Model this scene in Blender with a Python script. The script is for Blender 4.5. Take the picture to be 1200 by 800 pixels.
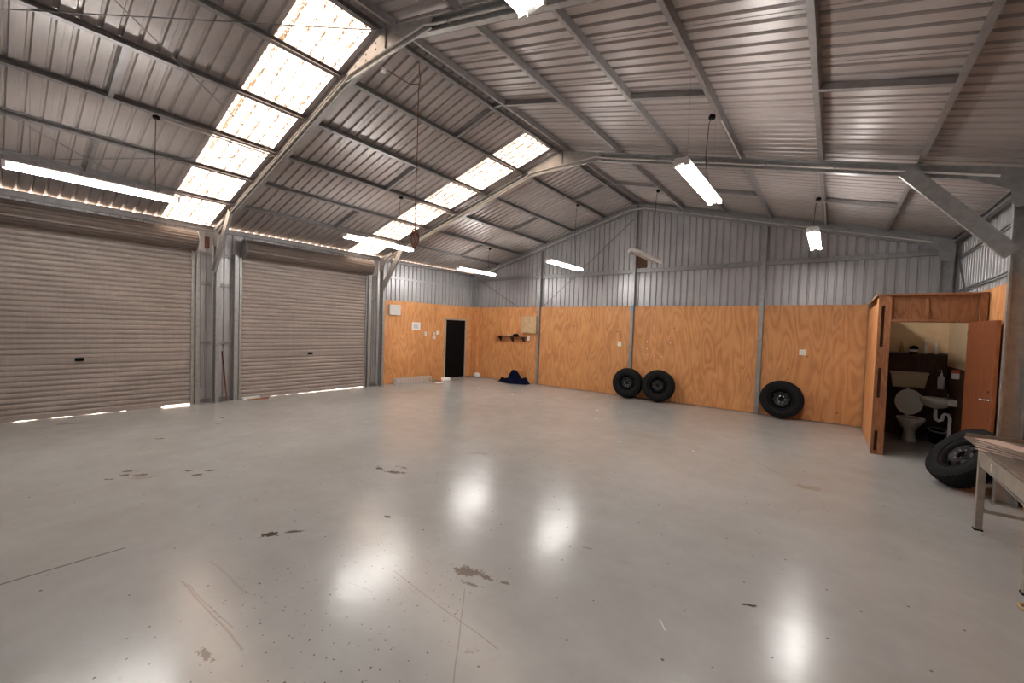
import bpy, math, random
from mathutils import Vector, Matrix

for o in list(bpy.data.objects):
    bpy.data.objects.remove(o)
S = bpy.context.scene
COL = S.collection
PI = math.pi
rnd = random.Random(7)

# ------------------------------------------------------------------ camera
FPX = 479.35
YAW, PITCH, ROLL = math.radians(38.037), math.radians(-1.782), math.radians(1.918)
cy, sy = math.cos(YAW), math.sin(YAW)
FW = Vector((-sy * math.cos(PITCH), cy * math.cos(PITCH), math.sin(PITCH)))
RT = Vector((cy, sy, 0)); UP = RT.cross(FW)
R2 = RT * math.cos(ROLL) + UP * math.sin(ROLL)
U2 = -RT * math.sin(ROLL) + UP * math.cos(ROLL)
cam = bpy.data.objects.new('camera', bpy.data.cameras.new('camera'))
COL.objects.link(cam)
m3 = Matrix((R2, U2, -FW)).transposed()
cam.matrix_world = Matrix.Translation((9.977, 0, 1.701)) @ m3.to_4x4()
cam.data.sensor_width = 36.0
cam.data.lens = FPX * 36.0 / 1200.0
cam.data.clip_start = 0.02
S.camera = cam

# ------------------------------------------------------------------ world, exposure
W = bpy.data.worlds.new('world'); S.world = W; W.use_nodes = True
wn = W.node_tree.nodes; wl = W.node_tree.links
wn.clear()
wo = wn.new('ShaderNodeOutputWorld'); bg = wn.new('ShaderNodeBackground')
bg.inputs[0].default_value = (1.0, 0.80, 0.66, 1)      # bright hazy overcast sky
bg.inputs[1].default_value = 2.9
wl.new(bg.outputs[0], wo.inputs[0])
S.view_settings.view_transform = 'Standard'
S.view_settings.look = 'None'
S.view_settings.gamma = 1.0
S.view_settings.use_curve_mapping = False
S.view_settings.exposure = 1.76
TUBE_POWER = 31.5

# ------------------------------------------------------------------ building dimensions (metres)
D = 10.53            # back wall
WD = 11.68           # width
BAY = 3.855
ZR, ZE = 5.145, 3.577
SL = (ZR - ZE) / (WD / 2)
FY = [-1.04, 2.82, 6.67, 10.48]
YF = -1.04           # front wall, behind the camera
def zroof(x):
    return ZE + SL * (x if x < WD / 2 else WD - x)

# skylight openings guide the sampling of the sky (portals do not emit)
def portal(y0, y1):
    L = bpy.data.lights.new('skylight_portal', 'AREA'); L.shape = 'RECTANGLE'
    ln = 5.66 * math.sqrt(1 + SL * SL)
    L.size = ln; L.size_y = y1 - y0
    L.cycles.is_portal = True
    ob = bpy.data.objects.new('skylight_portal', L); COL.objects.link(ob)
    c = Vector((2.83, (y0 + y1) / 2, ZE + SL * 2.83 + 0.06))
    ax = Vector((1, 0, SL)).normalized(); ay = Vector((0, 1, 0)); az = ax.cross(ay)
    ob.matrix_world = Matrix.Translation(c) @ Matrix((ax, ay, az)).transposed().to_4x4()
portal(1.98, 2.73)
portal(5.73, 6.48)

# ------------------------------------------------------------------ materials
def newmat(name):
    m = bpy.data.materials.new(name); m.use_nodes = True
    nt = m.node_tree
    return m, nt, nt.nodes['Principled BSDF']
def mth(nt, op, a, b=None, c=None, clamp=False):
    n = nt.nodes.new('ShaderNodeMath'); n.operation = op; n.use_clamp = clamp
    for i, v in enumerate((a, b, c)):
        if v is None: continue
        if isinstance(v, (int, float)): n.inputs[i].default_value = v
        else: nt.links.new(v, n.inputs[i])
    return n.outputs[0]
def coords(nt, kind='Object', scale=(1, 1, 1)):
    tc = nt.nodes.new('ShaderNodeTexCoord'); mp = nt.nodes.new('ShaderNodeMapping')
    mp.inputs['Scale'].default_value = scale
    nt.links.new(tc.outputs[kind], mp.inputs[0])
    return mp.outputs[0]
def world_pos(nt, scale=(1, 1, 1)):
    g = nt.nodes.new('ShaderNodeNewGeometry'); mp = nt.nodes.new('ShaderNodeMapping')
    mp.inputs['Scale'].default_value = scale
    nt.links.new(g.outputs['Position'], mp.inputs[0])
    return mp.outputs[0]
def noise(nt, vec, scale=5, detail=4, rough=0.5, dist=0.0):
    n = nt.nodes.new('ShaderNodeTexNoise')
    n.inputs['Scale'].default_value = scale; n.inputs['Detail'].default_value = detail
    n.inputs['Roughness'].default_value = rough; n.inputs['Distortion'].default_value = dist
    nt.links.new(vec, n.inputs['Vector'])
    return n.outputs[0]
def ramp(nt, fac, stops):
    r = nt.nodes.new('ShaderNodeValToRGB')
    e = r.color_ramp.elements
    while len(e) < len(stops): e.new(0.5)
    for i, (p, c) in enumerate(stops):
        e[i].position = p
        e[i].color = (c, c, c, 1) if isinstance(c, (int, float)) else (*c, 1)
    nt.links.new(fac, r.inputs[0])
    return r.outputs[0]
def mix(nt, fac, a, b):
    n = nt.nodes.new('ShaderNodeMix'); n.data_type = 'RGBA'
    if isinstance(fac, (int, float)): n.inputs[0].default_value = fac
    else: nt.links.new(fac, n.inputs[0])
    for i, v in ((6, a), (7, b)):
        if isinstance(v, tuple): n.inputs[i].default_value = (*v, 1)
        else: nt.links.new(v, n.inputs[i])
    return n.outputs[2]
def bump(nt, bs, h, strength=0.2, dist=0.01):
    b = nt.nodes.new('ShaderNodeBump'); b.inputs['Strength'].default_value = strength
    b.inputs['Distance'].default_value = dist
    nt.links.new(h, b.inputs['Height']); nt.links.new(b.outputs[0], bs.inputs['Normal'])

def mat_simple(name, col, rough=0.5, metal=0.0, var=0.12, scale=6, bumpy=0.0):
    m, nt, bs = newmat(name)
    v = coords(nt)
    f = noise(nt, v, scale, 5, 0.6)
    lo = tuple(c * (1 - var) for c in col); hi = tuple(min(1, c * (1 + var)) for c in col)
    nt.links.new(ramp(nt, f, [(0.3, lo), (0.7, hi)]), bs.inputs['Base Color'])
    bs.inputs['Roughness'].default_value = rough; bs.inputs['Metallic'].default_value = metal
    if bumpy: bump(nt, bs, noise(nt, v, scale * 8, 3), bumpy, 0.004)
    return m

def mat_sheet(name, col, rough=0.42, metal=0.35):
    # coil-coated sheet steel with faint dust streaks
    m, nt, bs = newmat(name)
    p = world_pos(nt)
    f = noise(nt, p, 1.3, 5, 0.6)
    g = noise(nt, world_pos(nt, (1, 9, 1)), 3.0, 4, 0.6)
    s = mth(nt, 'MULTIPLY_ADD', g, 0.4, mth(nt, 'MULTIPLY', f, 0.6))
    lo = tuple(c * 0.85 for c in col); hi = tuple(min(1, c * 1.14) for c in col)
    nt.links.new(ramp(nt, s, [(0.32, lo), (0.68, hi)]), bs.inputs['Base Color'])
    nt.links.new(ramp(nt, f, [(0.3, rough - 0.07), (0.7, rough + 0.08)]), bs.inputs['Roughness'])
    bs.inputs['Metallic'].default_value = metal
    return m
M = {}
M['roof'] = mat_sheet('roof_sheet_steel', (0.33, 0.288, 0.275), 0.36, 0.2)
M['wall'] = mat_sheet('wall_sheet_steel', (0.40, 0.39, 0.40), 0.36)
M['door'] = mat_sheet('roller_curtain_steel', (0.335, 0.28, 0.255), 0.5, 0.1)
M['drum'] = mat_sheet('rolled_curtain_dark', (0.13, 0.10, 0.085), 0.45, 0.2)  # rolled curtain, darker than the hanging one
M['galv'] = mat_simple('galvanised_steel', (0.33, 0.325, 0.32), 0.42, 0.55, 0.16, 14)
M['purlin'] = mat_simple('purlin_steel', (0.24, 0.225, 0.225), 0.45, 0.5, 0.15, 9)
M['white_pipe'] = mat_simple('grey_plastic_conduit', (0.52, 0.49, 0.47), 0.5, 0, 0.05)
M['white'] = mat_simple('white_plastic', (0.78, 0.76, 0.73), 0.4, 0, 0.04)
M['enamel'] = mat_simple('white_enamel', (0.62, 0.61, 0.6), 0.35, 0, 0.04)
M['paper'] = mat_simple('paper', (0.72, 0.71, 0.7), 0.8, 0, 0.04)
M['ceramic'] = mat_simple('glazed_ceramic', (0.66, 0.62, 0.56), 0.12, 0, 0.03)
M['cistern'] = mat_simple('ivory_plastic', (0.6, 0.5, 0.36), 0.3, 0, 0.04)
M['rubber'] = mat_simple('tyre_rubber', (0.0045, 0.0048, 0.006), 0.75, 0, 0.3, 20, 0.2)
M['rim'] = mat_simple('black_steel_rim', (0.011, 0.011, 0.014), 0.4, 0.2, 0.3, 20)
M['black'] = mat_simple('black_paint', (0.002, 0.002, 0.0025), 0.7)
for k_, v_ in (('black', 0.12), ('rubber', 0.25), ('navy', 0.1), ('rim', 0.35)):
    if k_ in M: M[k_].node_tree.nodes['Principled BSDF'].inputs['Specular IOR Level'].default_value = v_
M['darkhole'] = mat_simple('dark_void', (0.004, 0.004, 0.004), 0.8)
M['cord'] = mat_simple('dark_cord', (0.05, 0.035, 0.03), 0.6)
M['redcord'] = mat_simple('red_brown_cord', (0.14, 0.045, 0.03), 0.6)
M['cream'] = mat_simple('cream_paint', (0.80, 0.58, 0.35), 0.6, 0, 0.06)
M['redplastic'] = mat_simple('red_plastic', (0.5, 0.07, 0.05), 0.4)
M['tan'] = mat_simple('tan_plastic', (0.42, 0.3, 0.16), 0.4)
M['orange'] = mat_simple('orange_plastic', (0.62, 0.17, 0.05), 0.45)
M['bluetape'] = mat_simple('blue_tape', (0.12, 0.32, 0.55), 0.5)
M['chrome'] = mat_simple('chrome', (0.7, 0.68, 0.66), 0.18, 1.0, 0.03)
M['navy'] = mat_simple('navy_cloth', (0.0025, 0.004, 0.018), 1.0, 0, 0.5, 9, 0.5)
M['bench'] = mat_simple('bench_grey_paint', (0.30, 0.26, 0.22), 0.5, 0.15, 0.2, 12)
M['navy'].node_tree.nodes['Principled BSDF'].inputs['Specular IOR Level'].default_value = 0.1
M['bench_top'] = mat_simple('worn_bench_top', (0.19, 0.155, 0.13), 0.45, 0.2, 0.3, 10)
M['board'] = mat_simple('bench_board_stack', (0.58, 0.46, 0.40), 0.55, 0, 0.08, 8)
M['rust'] = mat_simple('rusty_plate', (0.11, 0.05, 0.032), 0.8, 0.1, 0.4, 25, 0.3)
M['mesh'] = mat_simple('pale_grid_plastic', (0.62, 0.59, 0.56), 0.6, 0, 0.15)
M['trim_al'] = mat_simple('aluminium_trim', (0.5, 0.44, 0.38), 0.45, 0.3, 0.08)
M['apron'] = mat_simple('outdoor_concrete', (0.70, 0.64, 0.57), 0.9, 0, 0.1, 2)

def mat_wood(name, base, dark, light, gscale=1.0, vertical=True, rough=0.55, blotch=0.5):
    m, nt, bs = newmat(name)
    oi = nt.nodes.new('ShaderNodeObjectInfo')
    g = nt.nodes.new('ShaderNodeNewGeometry')
    off = nt.nodes.new('ShaderNodeVectorMath'); off.operation = 'MULTIPLY_ADD'
    cb = nt.nodes.new('ShaderNodeCombineXYZ')
    for i in range(3): nt.links.new(oi.outputs['Random'], cb.inputs[i])
    nt.links.new(cb.outputs[0], off.inputs[0]); off.inputs[1].default_value = (13, 17, 29)
    nt.links.new(g.outputs['Position'], off.inputs[2])
    mp = nt.nodes.new('ShaderNodeMapping')
    mp.inputs['Scale'].default_value = (1, 1, 0.22) if vertical else (0.22, 0.22, 1)
    nt.links.new(off.outputs[0], mp.inputs[0])
    big = noise(nt, mp.outputs[0], 2.2 * gscale, 2, 0.5, 0.3)
    rings = mth(nt, 'FRACT', mth(nt, 'MULTIPLY', big, 13.0))
    rings = mth(nt, 'ABSOLUTE', mth(nt, 'MULTIPLY_ADD', rings, 2.0, -1.0))
    fine = noise(nt, mp.outputs[0], 60 * gscale, 4, 0.7)
    bl = noise(nt, off.outputs[0], 1.6, 4, 0.6)
    s = mth(nt, 'ADD', mth(nt, 'MULTIPLY', rings, 0.30), mth(nt, 'MULTIPLY', fine, 0.35))
    s = mth(nt, 'MULTIPLY_ADD', bl, blotch, s)
    c = ramp(nt, s, [(0.25, light), (0.55, base), (0.85, dark)])
    # small knots
    vo = nt.nodes.new('ShaderNodeTexVoronoi'); vo.inputs['Scale'].default_value = 2.3
    nt.links.new(off.outputs[0], vo.inputs['Vector'])
    kn = ramp(nt, vo.outputs['Distance'], [(0.02, 0.75), (0.075, 0.0)])
    c = mix(nt, kn, c, tuple(x * 0.45 for x in dark))
    hv = nt.nodes.new('ShaderNodeHueSaturation')
    nt.links.new(c, hv.inputs['Color'])
    nt.links.new(mth(nt, 'MULTIPLY_ADD', oi.outputs['Random'], 0.16, 0.92), hv.inputs['Value'])
    nt.links.new(hv.outputs[0], bs.inputs['Base Color'])
    bs.inputs['Roughness'].default_value = rough
    bump(nt, bs, fine, 0.1, 0.002)
    return m
M['ply'] = mat_wood('plywood', (0.63, 0.285, 0.108), (0.45, 0.18, 0.06), (0.71, 0.37, 0.16))
M['ply_pale'] = mat_wood('pale_plywood', (0.58, 0.40, 0.23), (0.48, 0.31, 0.17), (0.64, 0.46, 0.28))
M['stud'] = mat_wood('pine_stud', (0.30, 0.12, 0.048), (0.18, 0.062, 0.026), (0.38, 0.165, 0.07), 2.0)
M['doorwood'] = mat_wood('stained_door_veneer', (0.20, 0.06, 0.024), (0.13, 0.035, 0.014), (0.25, 0.08, 0.032), 1.6, True, 0.4, 0.3)
M['darkwood'] = mat_wood('dark_brown_lining', (0.085, 0.032, 0.014), (0.05, 0.018, 0.008), (0.12, 0.05, 0.022), 1.5)

def mat_skylight():
    m = bpy.data.materials.new('fibreglass_skylight'); m.use_nodes = True
    nt = m.node_tree; nt.nodes.clear()
    out = nt.nodes.new('ShaderNodeOutputMaterial')
    tr = nt.nodes.new('ShaderNodeBsdfTransparent'); tl = nt.nodes.new('ShaderNodeBsdfTranslucent')
    df = nt.nodes.new('ShaderNodeBsdfTranslucent')
    # dirt gathers in lines along the ribs and in blotches
    p = world_pos(nt)
    st = noise(nt, world_pos(nt, (1.0, 14, 1)), 2.4, 5, 0.75)
    dots = noise(nt, world_pos(nt, (13, 38, 13)), 2.2, 4, 0.75)
    blo = noise(nt, p, 2.6, 5, 0.7)
    sep = nt.nodes.new('ShaderNodeSeparateXYZ'); nt.links.new(p, sep.inputs[0])
    fr = mth(nt, 'FRACT', mth(nt, 'DIVIDE', mth(nt, 'SUBTRACT', sep.outputs[1], 1.98), 0.15))
    near = mth(nt, 'SUBTRACT', 1.0, mth(nt, 'MULTIPLY', mth(nt, 'ABSOLUTE', mth(nt, 'SUBTRACT', fr, 0.5)), 3.2), clamp=True)
    q = mth(nt, 'ADD', mth(nt, 'MULTIPLY', dots, 0.55), mth(nt, 'MULTIPLY', blo, 0.26))
    q = mth(nt, 'ADD', q, mth(nt, 'MULTIPLY', near, 0.13))
    q = mth(nt, 'ADD', q, mth(nt, 'MULTIPLY', st, 0.10))
    sheet = mth(nt, 'FRACT', mth(nt, 'DIVIDE', mth(nt, 'SUBTRACT', sep.outputs[1], 1.98), 0.75))
    lap = mth(nt, 'SUBTRACT', 1.0, mth(nt, 'DIVIDE', sheet, 0.16), clamp=True)
    q = mth(nt, 'ADD', q, mth(nt, 'MULTIPLY', lap, 0.09))
    dirt = ramp(nt, q, [(0.555, 0.0), (0.585, 1.0)])
    for pos, wd_, th in ((0.38, 0.07, 0.44), (0.62, 0.07, 0.44), (0.04, 0.06, 0.47), (0.20, 0.05, 0.49), (0.84, 0.05, 0.49)):
        ln = mth(nt, 'SUBTRACT', 1.0, mth(nt, 'DIVIDE', mth(nt, 'ABSOLUTE', mth(nt, 'SUBTRACT', fr, pos)), wd_), clamp=True)
        ln = mth(nt, 'MULTIPLY', ramp(nt, ln, [(0.1, 0.0), (0.5, 1.0)]), ramp(nt, noise(nt, world_pos(nt, (9, 5, 9)), 2.4, 4, 0.75), [(th, 0.0), (th + 0.06, 1.0)]))
        dirt = mth(nt, 'MAXIMUM', dirt, mth(nt, 'MULTIPLY', ln, 1.0))
    tr.inputs[0].default_value = (0.62, 0.60, 0.57, 1)
    tl.inputs[0].default_value = (0.8, 0.76, 0.70, 1)
    df.inputs[0].default_value = (0.095, 0.068, 0.046, 1)
    m1 = nt.nodes.new('ShaderNodeMixShader'); m1.inputs[0].default_value = 0.35
    nt.links.new(tr.outputs[0], m1.inputs[1]); nt.links.new(tl.outputs[0], m1.inputs[2])
    m2 = nt.nodes.new('ShaderNodeMixShader'); nt.links.new(dirt, m2.inputs[0])
    nt.links.new(m1.outputs[0], m2.inputs[1]); nt.links.new(df.outputs[0], m2.inputs[2])
    nt.links.new(m2.outputs[0], out.inputs[0])
    return m
M['skylight'] = mat_skylight()

def mat_emit(name, col, strength):
    m = bpy.data.materials.new(name); m.use_nodes = True
    nt = m.node_tree; nt.nodes.clear()
    out = nt.nodes.new('ShaderNodeOutputMaterial'); e = nt.nodes.new('ShaderNodeEmission')
    e.inputs[0].default_value = (*col, 1); e.inputs[1].default_value = strength
    nt.links.new(e.outputs[0], out.inputs[0])
    return m
M['tube_lit'] = mat_emit('lit_fluorescent_tube', (1.0, 0.98, 0.93), TUBE_POWER)

def mat_floor():
    m, nt, bs = newmat('painted_concrete_floor')
    g = nt.nodes.new('ShaderNodeNewGeometry'); P = g.outputs['Position']
    sep = nt.nodes.new('ShaderNodeSeparateXYZ'); nt.links.new(P, sep.inputs[0])
    X, Y = sep.outputs[0], sep.outputs[1]
    big = noise(nt, P, 0.55, 5, 0.6)
    med = noise(nt, P, 3.5, 6, 0.7)
    c = ramp(nt, mth(nt, 'MULTIPLY_ADD', med, 0.35, mth(nt, 'MULTIPLY', big, 0.65)),
             [(0.33, (0.34, 0.33, 0.32)), (0.52, (0.395, 0.39, 0.385)), (0.70, (0.45, 0.448, 0.445))])
    # worn streaks dragged across by forklifts
    def streaks(rot, sc, lo, hi):
        mp = nt.nodes.new('ShaderNodeMapping'); mp.inputs['Rotation'].default_value = (0, 0, rot)
        mp.inputs['Scale'].default_value = sc
        nt.links.new(P, mp.inputs[0])
        return ramp(nt, noise(nt, mp.outputs[0], 3.0, 6, 0.75), [(lo, 0.0), (hi, 1.0)])
    s1 = streaks(0.5, (1, 9, 1), 0.58, 0.78)
    s2 = streaks(-0.9, (1, 12, 1), 0.60, 0.78)
    c = mix(nt, mth(nt, 'MULTIPLY', s1, 0.22), c, (0.27, 0.245, 0.225))
    c = mix(nt, mth(nt, 'MULTIPLY', s2, 0.25), c, (0.52, 0.50, 0.48))
    # little chips and spots
    def spots(scale, r0, r1, seedoff):
        ad = nt.nodes.new('ShaderNodeVectorMath'); ad.inputs[1].default_value = (seedoff, seedoff, 0)
        nt.links.new(P, ad.inputs[0])
        wob = noise(nt, ad.outputs[0], 18, 2, 0.5)
        vo = nt.nodes.new('ShaderNodeTexVoronoi'); vo.voronoi_dimensions = '2D'
        vo.inputs['Scale'].default_value = scale
        nt.links.new(ad.outputs[0], vo.inputs['Vector'])
        sc = nt.nodes.new('ShaderNodeSeparateColor'); nt.links.new(vo.outputs['Color'], sc.inputs[0])
        keep = ramp(nt, sc.outputs[0], [(0.72, 0.0), (0.74, 1.0)])
        d = mth(nt, 'MULTIPLY_ADD', wob, 0.05, vo.outputs['Distance'])
        return mth(nt, 'MULTIPLY', ramp(nt, d, [(r0, 1.0), (r1, 0.0)]), keep)
    chip = spots(4.5, 0.045, 0.062, 3.3)
    chip2 = spots(9.0, 0.055, 0.075, 11.7)
    def near(x, y, rad):
        dx = mth(nt, 'SUBTRACT', X, x); dy = mth(nt, 'SUBTRACT', Y, y)
        d = mth(nt, 'SQRT', mth(nt, 'ADD', mth(nt, 'MULTIPLY', dx, dx), mth(nt, 'MULTIPLY', dy, dy)))
        return mth(nt, 'SUBTRACT', 1.0, mth(nt, 'DIVIDE', d, rad), clamp=True)
    patch = mth(nt, 'MAXIMUM', near(7.7, 1.3, 1.0), mth(nt, 'MAXIMUM', near(7.5, 0.7, 0.5), near(5.9, 2.9, 0.9)))
    patch = ramp(nt, patch, [(0.1, 0.0), (0.3, 1.0)])
    chip3 = mth(nt, 'MULTIPLY', spots(15.0, 0.07, 0.10, 5.1), patch)
    chip2 = mth(nt, 'MAXIMUM', chip2, chip3)
    chips = mth(nt, 'MAXIMUM', chip, mth(nt, 'MULTIPLY', chip2, patch))
    c = mix(nt, mth(nt, 'MULTIPLY', chips, 0.8), c, (0.07, 0.055, 0.045))
    # particular marks: (x, y, half length, half width, angle, darkness, colour)
    wn1 = noise(nt, P, 7.0, 6, 0.75); wn2 = noise(nt, P, 26.0, 5, 0.8)
    def blob(x, y, a, b, ang, amt, col, hard=0.06, cut=0.0):
        nonlocal c
        dx = mth(nt, 'SUBTRACT', X, x); dy = mth(nt, 'SUBTRACT', Y, y)
        ca, sa = math.cos(ang), math.sin(ang)
        u = mth(nt, 'ADD', mth(nt, 'MULTIPLY', dx, ca / a), mth(nt, 'MULTIPLY', dy, sa / a))
        v = mth(nt, 'ADD', mth(nt, 'MULTIPLY', dx, -sa / b), mth(nt, 'MULTIPLY', dy, ca / b))
        r = mth(nt, 'SQRT', mth(nt, 'ADD', mth(nt, 'MULTIPLY', u, u), mth(nt, 'MULTIPLY', v, v)))
        t = mth(nt, 'ADD', mth(nt, 'MULTIPLY', mth(nt, 'SUBTRACT', wn1, 0.5), 2.6), mth(nt, 'MULTIPLY', mth(nt, 'SUBTRACT', wn2, 0.5), 2.4))
        r = mth(nt, 'ADD', r, t)
        f = mth(nt, 'MULTIPLY', ramp(nt, r, [(0.62 - hard - cut, 1.0), (0.62 - cut, 0.0)]), amt)
        c = mix(nt, f, c, col)
    dk = (0.045, 0.028, 0.018); gr = (0.16, 0.125, 0.105); tn = (0.26, 0.2, 0.165)
    blob(8.03, 2.045, 0.17, 0.075, 0.32, 0.95, gr)
    blob(8.20, 2.085, 0.12, 0.035, 0.1, 0.95, gr)
    blob(8.19, 1.97, 0.11, 0.02, 0.25, 0.85, gr)
    blob(8.32, 2.12, 0.06, 0.02, 0.3, 0.85, gr)
    blob(5.83, 2.83, 0.13, 0.055, -0.2, 0.95, dk)
    blob(6.05, 2.86, 0.24, 0.07, 0.5, 0.85, dk, 0.05, 0.15)
    blob(6.0, 3.05, 0.25, 0.12, 0.4, 0.8, dk, 0.05, 0.5)
    blob(6.52, 1.37, 0.13, 0.05, 1.1, 0.95, dk)
    blob(6.62, 1.52, 0.14, 0.035, 0.9, 0.85, dk, 0.06, 0.1)
    br = (0.12, 0.055, 0.032)
    for (bx_, by_) in ((4.14, 0.77), (4.09, 0.88), (4.2, 1.0), (3.97, 0.93), (4.6, 1.38), (4.55, 1.52), (4.4, 1.37), (1.73, 2.47), (2.16, 2.28), (2.63, 1.46), (3.3, 2.9)):
        blob(bx_, by_, 0.085, 0.035, 0.9, 0.85, br)
    blob(4.3, 1.0, 0.22, 0.06, 1.0, 0.4, tn)
    blob(0.75, 0.8, 0.3, 0.09, 1.2, 0.45, (0.14, 0.1, 0.075))
    blob(9.82, 5.76, 0.26, 0.16, 0.1, 0.55, tn, 0.3)
    blob(9.64, 2.965, 0.06, 0.020, 0.4, 0.95, dk)
    blob(8.55, 2.895, 0.07, 0.014, 0.3, 0.6, gr)
    blob(6.95, 2.17, 0.06, 0.03, 0.2, 0.9, dk)
    blob(6.3, 4.1, 0.25, 0.05, 0.6, 0.3, gr, 0.2)
    blob(8.55, 1.55, 0.07, 0.045, 0.5, 0.35, gr, 0.2)
    blob(7.55, 0.66, 0.16, 0.08, 0.3, 0.85, dk, 0.04, 0.5)
    # scratches and the saw cut joint
    def line(x0, y0, x1, y1, w, amt, col, wob=0.0):
        nonlocal c
        L = math.hypot(x1 - x0, y1 - y0); ux, uy = (x1 - x0) / L, (y1 - y0) / L
        dx = mth(nt, 'SUBTRACT', X, x0); dy = mth(nt, 'SUBTRACT', Y, y0)
        a = mth(nt, 'ADD', mth(nt, 'MULTIPLY', dx, ux), mth(nt, 'MULTIPLY', dy, uy))
        b = mth(nt, 'ADD', mth(nt, 'MULTIPLY', dx, -uy), mth(nt, 'MULTIPLY', dy, ux))
        if wob: b = mth(nt, 'ADD', b, mth(nt, 'MULTIPLY', mth(nt, 'SUBTRACT', noise(nt, P, 2.5, 2), 0.5), wob))
        inx = mth(nt, 'COMPARE', a, L / 2, L / 2)
        iny = mth(nt, 'SUBTRACT', 1.0, mth(nt, 'DIVIDE', mth(nt, 'ABSOLUTE', b), w), clamp=True)
        f = mth(nt, 'MULTIPLY', mth(nt, 'MULTIPLY', inx, iny), amt)
        c = mix(nt, f, c, col)
    line(5.96, -1.0, 5.96, 0.61, 0.012, 1.0, (0.09, 0.06, 0.05))
    line(7.66, 1.72, 8.66, 1.655, 0.005, 0.75, (0.22, 0.16, 0.13), 0.03)
    line(8.17, 1.90, 8.66, 1.32, 0.005, 0.7, (0.22, 0.15, 0.12), 0.03)
    line(6.73, 0.76, 7.66, 0.80, 0.009, 0.6, (0.2, 0.14, 0.115), 0.03)
    line(6.80, 0.775, 7.45, 0.815, 0.006, 0.6, (0.2, 0.14, 0.115), 0.05)
    line(6.6, 0.95, 7.2, 0.99, 0.012, 0.3, (0.2, 0.16, 0.14), 0.06)
    line(7.55, 1.45, 7.75, 1.50, 0.008, 0.35, (0.2, 0.16, 0.14), 0.03)
    line(4.9, 3.9, 5.5, 4.6, 0.012, 0.35, (0.2, 0.16, 0.13), 0.1)
    line(9.10, 6.6, 9.60, 6.0, 0.012, 0.4, (0.2, 0.16, 0.13), 0.1)
    line(9.24, 2.46, 9.30, 2.385, 0.007, 0.9, (0.75, 0.74, 0.72), 0.02)
    nt.links.new(c, bs.inputs['Base Color'])
    rr = mth(nt, 'ADD', mth(nt, 'MULTIPLY', med, 0.14), mth(nt, 'MULTIPLY', s1, 0.08))
    nt.links.new(mth(nt, 'ADD', rr, 0.13), bs.inputs['Roughness'])
    bs.inputs['IOR'].default_value = 1.5
    h = mth(nt, 'ADD', noise(nt, P, 1.3, 3), mth(nt, 'MULTIPLY', med, 0.3))
    h = mth(nt, 'ADD', h, mth(nt, 'MULTIPLY', mth(nt, 'ADD', s1, s2), 0.05))
    bump(nt, bs, h, 0.3, 0.02)
    return m
M['floor'] = mat_floor()

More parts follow.
